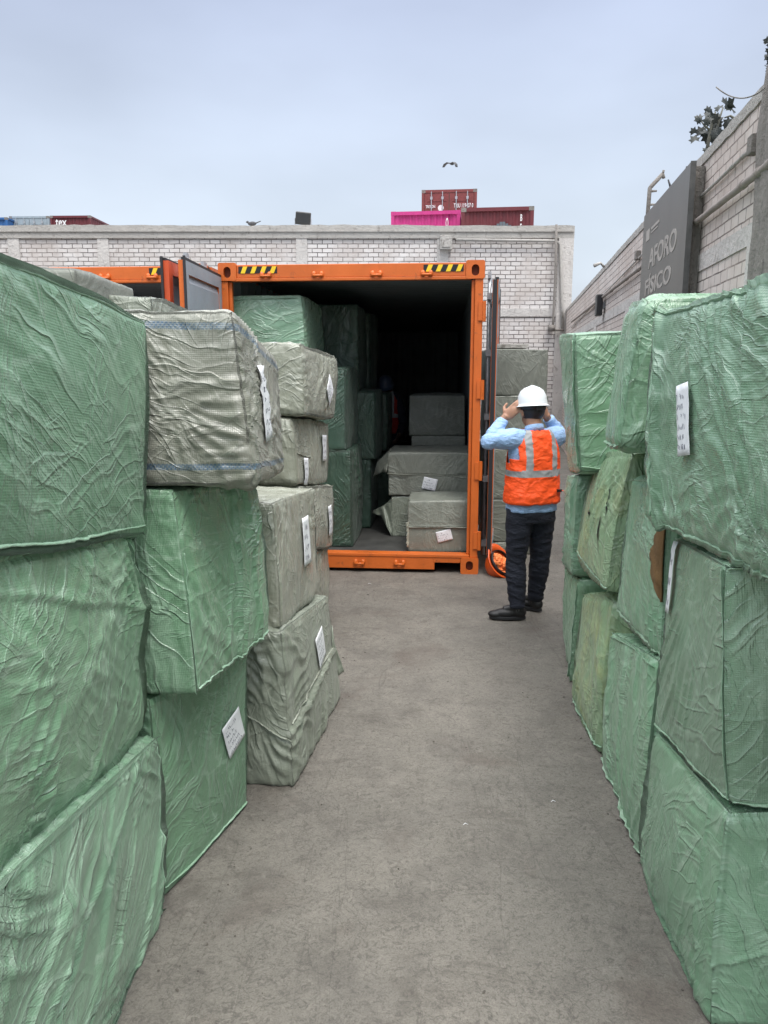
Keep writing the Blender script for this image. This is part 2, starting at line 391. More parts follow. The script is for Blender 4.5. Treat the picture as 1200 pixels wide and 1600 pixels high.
# conduits and boxes on that wall
def wpt(px, py, off=-.06): p = ray(px, py, BD); return (p.x, BD+off, p.z)
bm = bmesh.new(); tube(bm, [wpt(712, 375), wpt(790, 376), wpt(868, 377), wpt(874, 382), wpt(876, 430), wpt(877, 470), wpt(878, 515)], .035, 8)
tag(fin('conduit', bm, M['coping'], None, True), 'grey conduit running from the junction box along the wall top and down the corner', 'conduit')
bm = bmesh.new(); tube(bm, [wpt(868, 352, -.1), wpt(867, 420, -.1), wpt(863, 500, -.1), wpt(862, 514, -.1)], .03, 8); tube(bm, [wpt(862, 516, -.1), wpt(880, 516, -.1)], .03, 8)
box(bm, wpt(856, 516)[0], wpt(865, 516)[0], BD-.16, BD-.0, wpt(856, 518)[2], wpt(856, 508)[2])
tag(fin('drain_pipe', bm, M['rough'], None, True), 'thin grey pipe hanging from the wall top down beside the right corner', 'pipe')
bm = bmesh.new(); p0 = wpt(687, 391); p1 = wpt(706, 369); box(bm, p0[0], p1[0], BD-.16, BD+.05, p0[2], p1[2])
jb = empty('junction_box', (0, 0, 0)); tag(jb, 'square grey junction box on the brick wall above the container corner', 'junction box')
fin('case', bm, M['coping'], jb, bevel=.01)
bm = bmesh.new(); box(bm, p0[0]+.04, p1[0]-.04, BD-.18, BD-.163, p0[2]+.05, p1[2]-.05); fin('cover', bm, M['coping'], jb, bevel=.006)
# floodlight on the coping
fl = empty('floodlight', wpt(472, 351, .25)); tag(fl, 'square dark floodlight tilted on top of the brick wall', 'floodlight')
R_ = Matrix.Rotation(radians(14), 4, 'X') @ Matrix.Rotation(radians(6), 4, 'Y')
T_ = Matrix.Translation((0, 0, .19)) @ R_
bm = bmesh.new(); box(bm, -.19, .19, -.02, .12, -.15, .15, M=T_); fin('housing', bm, M['darkmetal'], fl, bevel=.02)
bm = bmesh.new(); box(bm, -.165, .165, -.035, -.022, -.125, .125, M=T_); fin('glass', bm, simple('lamp_glass', (.035, .038, .04), .25), fl)
bm = bmesh.new(); box(bm, -.21, -.197, -.03, .05, -.02, .2); box(bm, .197, .21, -.03, .05, -.02, .2); box(bm, -.21, .21, -.05, .05, -.035, -.021); fin('bracket', bm, M['steel'], fl)

# ------------------------------------------------------------------ side wall
P1 = Vector((4.60, BD-.02, 0)); WDIR = Vector((-.1616, -.987, 0)).normalized(); SH = 3.445
side = empty('side_brick_wall', P1, math.atan2(WDIR.y, WDIR.x))       # local x runs towards the camera, local +y is the yard side? (see below)
tag(side, 'worn white brick boundary wall with pipes along the right of the yard', 'wall')
WL = 19.5
inv = (Matrix.Translation(P1) @ Matrix.Rotation(math.atan2(WDIR.y, WDIR.x), 4, 'Z')).inverted()
def wl(px, py, off=0.0):
    """where the sight line meets the side wall's face (local coords), off metres proud of it"""
    c = (px-600)/FPX; s = (800-py)/FPX
    d = Vector((c, cos(PITCH)+s*sin(PITCH), -sin(PITCH)+s*cos(PITCH)))
    o = inv @ Vector((0, 0, CAM_H)); dl = inv.to_3x3() @ d
    t = (-off-o.y)/dl.y
    return o+dl*t
# yard side is local -y (camera lies there)
bm = bmesh.new(); box(bm, 0, WL, 0, .25, 0, SH-.07); fin('brickwork', bm, M['brick_side'], side)
bm = bmesh.new(); box(bm, 0, WL, -.012, .27, SH-.07, SH)
bmesh.ops.subdivide_edges(bm, edges=[ed for ed in bm.edges if abs(ed.verts[0].co.x-ed.verts[1].co.x) > 2], cuts=200)
for v in bm.verts:
    if v.co.z > SH-.1: v.co.z += rr.uniform(-.006, .006)
    if v.co.z < SH-.1: v.co.z += rr.uniform(-.007, .007)
fin('coping', bm, M['coping'], side)
for px, w_ in ((1176, .10), (985, .16), (935, .2)):
    q = wl(px, 420)
    bm = bmesh.new(); box(bm, q.x-w_, q.x+w_, -.014, .1, 0, wl(px, 0 if False else 330).z if False else 2.70); fin('pillar', bm, M['plaster'], side)
q = wl(1193, 300); bm = bmesh.new(); box(bm, q.x, q.x+.42, -.05, .2, 0, SH+.05)
bmesh.ops.subdivide_edges(bm, edges=bm.edges[:], cuts=10, use_grid_fill=True)
for v in bm.verts: v.co += Vector((rr.uniform(-.01, .01), rr.uniform(-.012, .012), rr.uniform(-.01, .01)))
fin('concrete_column', bm, M['rough'], side)
bm = bmesh.new(); box(bm, 0, WL, -.010, .1, 2.62, 2.74); fin('beam', bm, M['plaster'], side)
Mside = inv.inverted()
def seg_pipe(name, pxs, off, r, mat, label, cat):
    bm = bmesh.new(); pts = []
    for i, (a, b) in enumerate(pxs): pts.append(Mside @ wl(a, b, off))
    full = []
    for a, b in zip(pts, pts[1:]):
        n = 10
        for k in range(n): full.append(a.lerp(b, k/n)+Vector((0, 0, .0015*sin(k*1.7+a.x*9))))
    full.append(pts[-1]); tube(bm, full, r, 12)
    for p in (pts[0].lerp(pts[-1], f) for f in (.72, .86, .95)):
        d = (pts[-1]-pts[0]).normalized(); tube(bm, [p-d*.03, p+d*.03], r*1.22, 12)
    return tag(fin(name, bm, mat, None, True), label, cat)
seg_pipe('wall_pipe', [(893, 503), (946, 461), (1010, 411)], .045, .020, M['pipe'], 'pale round pipe on the side wall left of the grey sign', 'pipe')
seg_pipe('wall_pipe', [(1070, 361), (1130, 314), (1215, 246)], .045, .021, M['pipe'], 'thick round pipe on the side wall right of the grey sign', 'pipe')
seg_pipe('wall_conduit', [(893, 512), (1003, 398)], .02, .010, M['plaster'], 'thin conduit high on the side wall left of the grey sign', 'conduit')
seg_pipe('wall_conduit', [(1078, 324), (1180, 226)], .02, .011, M['coping'], 'thin conduit high on the side wall right of the grey sign', 'conduit')
def wallbox(name, px, py, w, h, t, mat, label, cat):
    q = wl(px, py); bm = bmesh.new(); box(bm, q.x-w/2, q.x+w/2, -t, -.002, q.z-h/2, q.z+h/2, M=Mside)
    return tag(fin(name, bm, mat, None, bevel=.006), label, cat)
wallbox('conduit_box', 1185, 226, .09, .10, .05, M['rough'], 'square concrete coloured conduit box near the top right of the side wall', 'junction box')
wallbox('conduit_box', 1000, 399, .12, .09, .05, M['rough'], 'small dark conduit box at the upper left edge of the grey sign', 'junction box')
# dark wall fixture (speaker-like lamp) under the pipe
q = wl(945, 477); wf = empty('wall_fixture', Mside @ Vector((q.x, 0, q.z)), math.atan2(WDIR.y, WDIR.x)); tag(wf, 'dark grey boxy lamp fixed below the pipe on the side wall', 'wall lamp')
bm = bmesh.new(); box(bm, -.11, .11, -.13, -.04, -.15, .15); fin('housing', bm, M['darkmetal'], wf, bevel=.01)
bm = bmesh.new(); box(bm, -.05, .05, -.04, 0, -.05, .05); fin('bracket', bm, M['steel'], wf)
bm = bmesh.new(); box(bm, .111, .12, -.12, -.05, -.13, .13); fin('front_plate', bm, M['black'], wf)
# camera-like bracket on coping at (940,415)
q = wl(946, 416); bm = bmesh.new(); p = Mside @ Vector((q.x, -.02, SH)); tube(bm, [p+Vector((-.0, 0, -.02)), p+Vector((-.06, -.03, .03)), p+Vector((-.16, -.06, -.01))], [.018, .018, .028], 8)
tag(fin('pipe_stub', bm, M['coping'], None, True), 'short bent pipe stub sticking out of the side wall top', 'pipe')

# ------------------------------------------------------------------ sign AFORO FISICO
def text_mesh(s, size, ext=0.0):
    cu = bpy.data.curves.new('t', 'FONT'); cu.body = s; cu.size = size; cu.extrude = ext; cu.offset = .018; cu.align_x = 'LEFT'; cu.resolution_u = 3
    t = bpy.data.objects.new('t', cu); COL.objects.link(t)
    dg = bpy.context.evaluated_depsgraph_get(); dg.update()
    me = bpy.data.meshes.new_from_object(t.evaluated_get(dg)); bpy.data.objects.remove(t)
    co = np.empty(len(me.vertices)*3, np.float32); me.vertices.foreach_get('co', co); co = co.reshape(-1, 3)
    return me, co
def put_text(name, s, parent, mat, x0, x1, z0, z1, y, facing=-1, flipx=False, bold=0.0):
    """text fitted into a rectangle of the local xz plane, readable from -y"""
    me, co = text_mesh(s, 1.0, .004)
    a, b = co.min(0), co.max(0); co2 = co.copy()
    co2[:, 0] = x0+(co[:, 0]-a[0])/(b[0]-a[0])*(x1-x0)
    co2[:, 2] = z0+(co[:, 1]-a[1])/(b[1]-a[1])*(z1-z0)
    co2[:, 1] = y-co[:, 2]*.5*1
    me.vertices.foreach_set('co', co2.ravel()); me.update(); me.materials.clear()
    o = link(name, me, mat, parent)
    if bold:
        sm = o.modifiers.new('s', 'SOLIDIFY'); sm.thickness = bold; sm.offset = 0
    return o
N = NT('sign_panel'); o_ = N.n('ShaderNodeTexCoord').outputs['Object']
M['sign'] = N.set(Base_Color=N.mix(N.rng(N.noise(o_, 2, 6, .6, 0, (1, 1, .3)), .3, .7), (.105, .104, .094), (.140, .135, .120)), Roughness=.45)
M['signtxt'] = simple('sign_lettering', (.35, .325, .295), .6)
qa, qb = wl(1003, 400, .115), wl(1070, 400, .115); QB = qb
zt = 3.425
sg = empty('wall_sign', Mside @ Vector((qa.x, 0, 0)), math.atan2(WDIR.y, WDIR.x))
tag(sg, 'large grey sign reading AFORO FISICO hung on the side wall', 'sign')
SW = qb.x-qa.x; z0_ = 1.95
bm = bmesh.new(); box(bm, 0, SW, -.115, -.085, z0_, zt-.06); fin('panel', bm, M['sign'], sg, bevel=.004)
bm = bmesh.new(); box(bm, .03, SW-.06, -.084, -.005, z0_+.02, zt-.08); fin('backing', bm, M['rough'], sg)
bm = bmesh.new(); box(bm, SW+.001, SW+.012, -.118, -.080, z0_, zt-.06); fin('edge_trim', bm, M['darkmetal'], sg)
def sgx(px): return wl(px, 400, .118).x-qa.x
def sgz(px, py): return wl(px, py, .118).z
xA, xO = sgx(1014), sgx(1055)
zA0, zA1 = sgz(1055, 390), sgz(1055, 355)
put_text('lettering', 'AFORO', sg, M['signtxt'], xA, xO, zA0, zA1, -.1165)
put_text('lettering', 'FÍSICO', sg, M['signtxt'], sgx(1011), sgx(1049.5), sgz(1049, 440), sgz(1049, 404), -.1165)
bm = bmesh.new(); box(bm, sgx(1008), sgx(1013), -.119, -.1155, sgz(1010, 378), sgz(1010, 362)); box(bm, sgx(1015), sgx(1027), -.119, -.1155, sgz(1015, 362), sgz(1015, 358)); box(bm, sgx(1015), sgx(1025), -.119, -.1155, sgz(1015, 367), sgz(1015, 365))
fin('emblem', bm, M['signtxt'], sg)

# ------------------------------------------------------------------ wall-top growth, barbed post, wires, birds
post = Mside @ wl(1003, 352); pz = SH
bp_ = empty('barbed_wire_post', (post.x+.05, post.y, pz)); tag(bp_, 'bent rusty barbed wire post on top of the side wall', 'post')
s_ = post.y/1200*1.05
bm = bmesh.new(); tube(bm, [(0, 0, -.1), (.01, 0, 48*s_), (.02, 0, 50*s_), (17*s_, -.03, 66*s_)], .022, 8); fin('pole', bm, M['rough'], bp_, True)
for zz_, xx_ in ((8, .01), (26, .01), (44, .015)):
    bm = bmesh.new(); tube(bm, [(xx_, 0, zz_*s_), (xx_+.07, 0, (zz_+.5)*s_)], [.014, .010], 6); fin('wire_hook', bm, M['rough'], bp_, True)
bm = bmesh.new(); tube(bm, [(17*s_, -.03, 66*s_), (19*s_, -.03, 60*s_)], .016, 6); tube(bm, [(17*s_, -.03, 66*s_), (18*s_, -.03, 71*s_)], .012, 6); fin('wire_hook', bm, M['rough'], bp_, True)
for (px, py, tops, lab) in ((1050, 303, [(-3, 10), (-7, 20)], 'bare leaning twig on the side wall top just right of the barbed wire post'), (1072, 278, [(-1, 10), (0, 16), (3, 12)], 'short forked twig on the side wall top above the sign corner')):
    q = Mside @ wl(px, py); s_ = q.y/1200; bm = bmesh.new()
    tube(bm, [(q.x, q.y, q.z-.08), (q.x+tops[0][0]*s_, q.y, q.z+tops[0][1]*s_), (q.x+tops[1][0]*s_, q.y, q.z+tops[1][1]*s_)], [.014, .010, .006], 6)
    if len(tops) > 2: tube(bm, [(q.x+tops[0][0]*s_, q.y, q.z+tops[0][1]*s_), (q.x+tops[2][0]*s_, q.y, q.z+tops[2][1]*s_)], [.008, .004], 6)
    tag(fin('twig', bm, M['black'], None, True), lab, 'twig')
M['leaf'] = simple('dark_leaf', (.016, .022, .019), .5, 0, .4, 14, .002)
M['stem'] = simple('plant_stem', (.10, .10, .08), .7)
q = Mside @ wl(1102, 236); s_ = q.y/1200*1.0
pl = empty('wall_top_plant', (q.x+.05, q.y+.1, SH-.05)); tag(pl, 'dark leafy bush with lobed leaves growing on the side wall top', 'plant')
base = Vector((q.x+.05, q.y+.1, SH-.05))
def pp(px, py): return ray(px, py, q.y+.1)-base
bm = bmesh.new()
tube(bm, [pp(1104, 240), pp(1108, 215), pp(1112, 195), pp(1118, 175)], [.014, .012, .010, .006], 7)
tube(bm, [pp(1120, 225), pp(1119, 205), pp(1124, 185), pp(1130, 168)], [.012, .010, .008, .005], 7)
tube(bm, [pp(1110, 205), pp(1100, 195), pp(1096, 190)], [.008, .006, .004], 6)
tube(bm, [pp(1150, 187), pp(1141, 181), pp(1132, 184)], [.010, .008, .005], 6)
fin('trunk', bm, M['stem'], pl, True)
bm = bmesh.new(); rl = random.Random(5)
def lobed_leaf(bm, c, r, rot):
    pts = [Vector((0, -.25*r, 0))]
    L5 = 5
    for i in range(L5*2+1):
        a = -2.2+4.4*i/(L5*2); rad = r*(1.0 if i % 2 == 0 else .62)*(1-.18*abs(a)/2.2)
        pts.append(Vector((sin(a)*rad, cos(a)*rad*.95, -.12*r*(abs(a))-.05*r*(i % 2))))
    vs = [bm.verts.new(c+rot @ p) for p in pts]; cc = bm.verts.new(c+rot @ Vector((0, .15*r, .06*r)))
    for i in range(len(vs)): bm.faces.new((cc, vs[i], vs[(i+1) % len(vs)]))
leafpos = [(1115, 165), (1128, 163), (1120, 172), (1133, 170), (1108, 175), (1103, 178), (1098, 188), (1101, 193), (1096, 198), (1105, 205), (1098, 208), (1118, 182), (1125, 180), (1134, 178), (1138, 183), (1113, 188), (1121, 190), (1129, 190), (1136, 192), (1115, 198), (1123, 200), (1131, 200), (1110, 212), (1119, 212), (1125, 210), (1117, 203), (1128, 185), (1122, 205), (1112, 182), (1100, 239), (1106, 235), (1133, 197), (1120, 195), (1118, 216), (1108, 197)]
for (a, b) in leafpos:
    c = pp(a+rl.uniform(-2, 2), b+rl.uniform(-2, 2))+Vector((0, rl.uniform(-.15, .15), 0))
    rot = Matrix.Rotation(rl.uniform(0, 6.28), 3, 'Y') @ Matrix.Rotation(rl.uniform(.5, 1.9), 3, 'X') @ Matrix.Rotation(rl.uniform(-.6, .6), 3, 'Z')
    lobed_leaf(bm, c, s_*rl.uniform(8.5, 12.5), rot)
o = fin('crown', bm, M['leaf'], pl, True)
bm = bmesh.new(); rl = random.Random(8)
for _ in range(26):
    yq = rl.uniform(0, 1)
    c = ray(1199+rl.uniform(-3, 10), 60+yq*75, q.y-.7)
    rot = Matrix.Rotation(rl.uniform(0, 6.28), 3, 'Y') @ Matrix.Rotation(rl.uniform(.4, 2.2), 3, 'X')
    lobed_leaf(bm, c, .028, rot)
tube(bm, [ray(1204, 140, q.y-.7), ray(1202, 90, q.y-.7), ray(1204, 40, q.y-.7)], [.012, .01, .006], 6)
tag(fin('climbing_plant', bm, M['leaf']), 'dark leafy stem climbing above the wall corner at the right edge', 'plant')
bm = bmesh.new(); pts = []
for k in range(15):
    f = k/14; px = 1119+f*86; py = 136+f*(128-136)+26*4*f*(1-f)*.82
    pts.append(ray(px, py, 4.6-f*.3))
tube(bm, pts, .0035, 6); tag(fin('loose_wire', bm, M['rough'], None, True), 'thin loose wire curving up over the side wall into the sky', 'wire')
def bird(name, loc, s, rot, wings, label):
    b = empty(name, loc, rot); tag(b, label, 'bird')
    bm = bmesh.new(); ell(bm, (0, 0, 0), (.13*s, .06*s, .06*s)); ell(bm, (.14*s, 0, .05*s), (.04*s, .035*s, .035*s)); tube(bm, [(.17*s, 0, .05*s), (.21*s, 0, .04*s)], [.014*s, .003*s], 6)
    tube(bm, [(-.08*s, 0, 0), (-.27*s, 0, -.02*s if wings else .06*s)], [.045*s, .03*s], 8, squash=.3)
    remesh('body', bm, .012*s, simple('feathers_'+name, (.08, .08, .085), .8), b, 3)
    if wings:
        for sg_, prof in ((1, [(0, .0), (.22, .10), (.45, .06), (.58, -.05)]), (-1, [(0, 0), (.2, .03), (.36, -.1), (.42, -.24)])):
            bm = bmesh.new(); lst = []
            for i, (d, z) in enumerate(prof):
                w = [.13, .12, .09, .02][i]
                lst.append((bm.verts.new((.5*w*s, sg_*d*s, z*s+.01)), bm.verts.new((-.9*w*s-.03*i*s, sg_*d*s, z*s)), ))
            for a, c in zip(lst, lst[1:]): bm.faces.new((a[0], a[1], c[1], c[0]))
            w_ = fin('wing', bm, bpy.data.materials['feathers_'+name], b, True)
            m_ = w_.modifiers.new('s', 'SOLIDIFY'); m_.thickness = .012*s
    else:
        bm = bmesh.new(); tube(bm, [(0, .02*s, -.05*s), (.01*s, .02*s, -.1*s)], .008*s, 6); tube(bm, [(0, -.02*s, -.05*s), (.01*s, -.02*s, -.1*s)], .008*s, 6); fin('leg', bm, M['brown'], b)
bird('pigeon', ray(394, 349.5, BD+.3), .9, radians(165), False, 'small grey pigeon perched on the coping of the brick wall')
bird('flying_bird', ray(706, 256, 24), .62, radians(35), True, 'grey and white bird flying above the stacked far containers')

# ------------------------------------------------------------------ shipping containers
def corr_profile(L_, pitch=.278, d=.036):
    pts = []; n = int(L_/pitch); x = (L_-n*pitch)/2; pts.append((0, 0))
    for i in range(n):
        a = x+i*pitch; pts += [(a+.02, 0), (a+.088, d), (a+.16, d), (a+.228, 0)]
    pts.append((L_, 0)); return pts
def corr_wall(bm, L_, z0, z1, M_, d=.036, pitch=.278, mat=0, thick=.004):
    P = corr_profile(L_, pitch, d)
    a = [bm.verts.new(M_ @ Vector((x, y, z0))) for x, y in P]; b = [bm.verts.new(M_ @ Vector((x, y, z1))) for x, y in P]
    for i in range(len(P)-1): bm.faces.new((a[i], a[i+1], b[i+1], b[i])).material_index = mat
CW, CH = 2.438, 2.896
CYAW = radians(4.6)      # the row of containers is turned a little: its right side is nearer
cR = gnd(747, 897); 
def casting(bm, x, z, y=0, sx=1, h=.178*1.0):
    """corner casting as rounded block with oval port; x = outer edge, sx direction inward"""
    pass
def rounded_rect(cx, cz, w, h, r, n=4):
    pts = []
    for (sx, sz, a0) in ((1, 1, 0), (-1, 1, pi/2), (-1, -1, pi), (1, -1, 3*pi/2)):
        for k in range(n+1):
            a = a0+pi/2*k/n; pts.append((cx+sx*(w/2-r)+cos(a)*r, cz+sz*(h/2-r)+sin(a)*r))
    return pts
def holed_plate(bm, outer, inner, y0, y1):
    """plate with a port: both outlines have the same number of points"""
    n = len(outer); V = []
    for pts, y in ((outer, y0), (inner, y0), (inner, y1), (outer, y1)): V.append([bm.verts.new((p[0], y, p[1])) for p in pts])
    for a, b in ((0, 1), (1, 2), (2, 3), (3, 0)):
        for k in range(n): bm.faces.new((V[a][k], V[a][(k+1) % n], V[b][(k+1) % n], V[b][k]))
def lug(bm, x, z, y=-.0):
    for sx in (-.035, .035): ell(bm, (x+sx, y-.012, z), (.022, .02, .03), seg=10, ring=6)
    tube(bm, [(x-.045, y-.03, z-.012), (x+.045, y-.03, z-.012)], .011, 8)
def container(loc, name, label, length=12.19, doors=(), hazard=True, right_hinges=True):
    """origin: front right bottom corner; local x to the LEFT is negative; local y goes back"""
    c = empty(name, loc, -CYAW); tag(c, label, 'container', 'orange shipping containers side by side')
    O = M['orange']
    # castings
    for xx in (-CW, -.17):
        for zz in (0, CH-.16):
            bm = bmesh.new(); cx, cz = xx+.085, zz+.08
            out_ = rounded_rect(cx, cz, .17, .16, .018, 4); inn = rounded_rect(cx, cz+(.0 if zz == 0 else -.005), .068, .098, .033, 4)
            holed_plate(bm, out_, inn, -.012, .03)
            fin('corner_casting', bm, O, c)
            bm = bmesh.new(); box(bm, xx+.02, xx+.15, .032, .16, zz+.01, zz+.15); fin('casting_hollow', bm, M['hole'], c)
    # header
    bm = bmesh.new(); box(bm, -CW+.171, -.171, 0, .05, CH-.135, CH-.02); box(bm, -CW+.171, -.171, .051, .1, CH-.02, CH-.012)
    box(bm, -CW+.12, -.12, -.008, .06, CH-.165, CH-.137)
    fin('top_rail', bm, O, c, bevel=.004)
    for xx in (-CW*.83+.03, -CW*.62, -CW*.40, -.52):
        bm = bmesh.new(); lug(bm, xx, CH-.11); fin('lashing_lug', bm, O, c, True)
    # sill
    bm = bmesh.new(); box(bm, -CW+.171, -.43, 0, .06, .035, .155); box(bm, -.43, -.171, 0, .06, .105, .155); box(bm, -CW+.1, -.09, -.006, .12, .156, .185); box(bm, -.432, -.42, .0, .3, .035, .104)
    fin('bottom_sill', bm, O, c, bevel=.004)
    for xx in (-CW*.78, -CW*.62, -CW*.47, -CW*.31):
        bm = bmesh.new(); lug(bm, xx, .10); fin('lashing_lug', bm, O, c, True)
    # posts
    for s_ in (0, 1):
        x0, x1 = ((-.085, -.012) if s_ else (-CW+.012, -CW+.085))
        bm = bmesh.new(); box(bm, x0, x1, 0, .09, .16, CH-.162); 
        xi = -.115 if s_ else -CW+.086
        box(bm, xi, xi+.029, .03, .08, .187, CH-.167)
        fin('corner_post', bm, O, c, bevel=.005)
        for zz in (.33, 1.0, 1.75, 2.45):
            bm = bmesh.new(); xx = -.012 if s_ else -CW+.012
            tube(bm, [(xx+(.012 if s_ else -.012), -.012, zz-.09), (xx+(.012 if s_ else -.012), -.012, zz+.09)], .017, 8); box(bm, xx-.04, xx+.02, -.014, -.002, zz-.08, zz+.08)
            fin('hinge', bm, O, c)
    # walls, roof, floor, back
    for s_ in (0, 1):
        bm = bmesh.new(); MM = Matrix.Translation((-.03 if s_ else -CW+.03, .1, 0)) @ Matrix.Rotation(pi/2, 4, 'Z')
        if s_: corr_wall(bm, length-.1, .15, CH-.05, MM, d=.036)
        else: corr_wall(bm, length-.1, .15, CH-.05, MM, d=-.036)
        w_ = fin('side_wall', bm, [M['intgrey'], M['orange']], c)
        m_ = w_.modifiers.new('s', 'SOLIDIFY'); m_.thickness = .004; m_.offset = 1
    bm = bmesh.new()
    P = corr_profile(length-.07, .209, .02); a = [bm.verts.new((-CW+.05, .1+x, CH-.03-y)) for x, y in P]; b = [bm.verts.new((-.05, .1+x, CH-.03-y)) for x, y in P]
    for i in range(len(P)-1): bm.faces.new((a[i], a[i+1], b[i+1], b[i]))
    w_ = fin('roof', bm, M['intgrey'], c); m_ = w_.modifiers.new('s', 'SOLIDIFY'); m_.thickness = .004
    bm = bmesh.new(); box(bm, -CW+.07, -.07, .121, length, .12, .172)
    fin('floor', bm, M['floor'], c)
    bm = bmesh.new(); MM = Matrix.Translation((-CW, length, 0)); corr_wall(bm, CW, .0, CH-.02, MM, d=.04)
    box(bm, -CW, 0, length+.05, length+.08, .0, CH); w_ = fin('end_wall', bm, M['intgrey'], c); m_ = w_.modifiers.new('s', 'SOLIDIFY'); m_.thickness = .01
    bm = bmesh.new(); box(bm, -CW, -CW+.06, .15, length, .02, .14); box(bm, -.06, 0, .15, length, .02, .14); box(bm, -CW, -CW+.05, .15, length, CH-.06, CH-.013); box(bm, -.05, 0, .15, length, CH-.06, CH-.013)
    fin('side_rail', bm, O, c)
    if hazard:
        for x0 in (-CW+.19, -.19-.36):
            hz = bmesh.new(); box(hz, x0, x0+.36, -.004, -.002, CH-.095, CH-.035); hb = fin('hazard_sticker', hz, M['black'], c)
            hz = bmesh.new()
            for k in range(4):
                a = x0+.02+k*.09
                poly_prism(hz, [(a, CH-.095), (a+.04, CH-.095), (a+.065, CH-.035), (a+.025, CH-.035)], -.006, -.0041)
            fin('stripes', hz, M['hyellow'], hb)
    return c
def door(parent, hinge_x, ang, s=1, name='door', outer=None, rise=0.0):
    """door leaf as a child of its container. Closed leaf runs from the hinge along local s*x; rotated by ang about the hinge"""
    WD, z0, z1 = 1.15, .19, CH-.17+rise
    MM = Matrix.Translation((hinge_x, -.012, 0)) @ Matrix.Rotation(ang, 4, 'Z') @ Matrix.Diagonal((s, 1, 1, 1))
    # closed: outer face at y=-0.02 (towards -y), inside at y=+0.03
    bm = bmesh.new()
    box(bm, 0, WD, -.024, .026, z0, z0+.1, M=MM); box(bm, 0, WD, -.024, .026, z1-.1, z1, M=MM)
    box(bm, 0, .09, -.024, .026, z0+.1, z1-.1, M=MM); box(bm, WD-.09, WD, -.024, .026, z0+.1, z1-.1, M=MM)
    for k in range(5):
        pass
    d = fin(name, bm, outer or M['orange'], parent)
    bm = bmesh.new()   # inner lining with horizontal pressings
    zz = z0+.1; n = 5; st = (z1-z0-.2)/n
    for k in range(n):
        a = z0+.1+k*st
        pr = [(a, .0), (a+.06, .0), (a+.12, .022), (a+st-.06, .022), (a+st, .0)]
        for (za, ya), (zb_, yb) in zip(pr, pr[1:]):
            vs = [bm.verts.new(MM @ Vector(p)) for p in ((.09, ya, za), (WD-.09, ya, za), (WD-.09, yb, zb_), (.09, yb, zb_))]; bm.faces.new(vs)
    box(bm, .0, WD, .0262, .030, z0, z0+.1, M=MM); box(bm, .0, WD, .0262, .030, z1-.1, z1, M=MM); box(bm, 0, .09, .0262, .030, z0+.1, z1-.1, M=MM); box(bm, WD-.09, WD-.02, .0262, .030, z0+.1, z1-.1, M=MM)
    fin('inner_lining', bm, M['doorgrey'], d)
    bm = bmesh.new(); box(bm, WD+.001, WD+.02, .018, .036, z0-.02, z1+.03, M=MM); box(bm, .0, WD, .0, .03, z1+.001, z1+.022, M=MM)
    box(bm, -.012, -.001, -.02, .018, z0, z1, M=MM)
    fin('gasket', bm, M['rubber'], d)
    for xr in (.28, .80):
        bm = bmesh.new(); tube(bm, [MM @ Vector((xr, -.06, z0-.06)), MM @ Vector((xr, -.06, z1+.07))], .017, 10)
        fin('lock_rod', bm, M['steel'], d, True)
        bm = bmesh.new()
        bm.free()
        for zk in (z0+.06, z0+.7, z0+1.3, z0+1.9, z1-.12):
            bm = bmesh.new(); box(bm, xr-.03, xr+.03, -.080, -.0245, zk-.03, zk+.03, M=MM); fin('rod_bracket', bm, M['steel'], d)
        bm = bmesh.new(); box(bm, xr-.03, xr+.03, -.075, -.045, z1+.04, z1+.10, M=MM); fin('rod_cam', bm, M['steel'], d)
    return d
c1 = container(cR, 'shipping_container', 'open orange shipping container with green and grey bales being loaded inside')
door(c1, -CW-.0, radians(-87.5), 1, rise=.04)
# right leaf folded right back along the container's side
door(c1, .095, radians(-94.5), -1)
Mz = Matrix.Rotation(-CYAW, 4, 'Z')
c2l = cR + Mz.to_3x3() @ Vector((-CW-.115, .03, 0))
c2 = container(c2l, 'shipping_container', 'second orange shipping container, standing left of the open loading one')
door(c2, 0.0, radians(91.5), -1, outer=M['orangeD'], rise=.04)

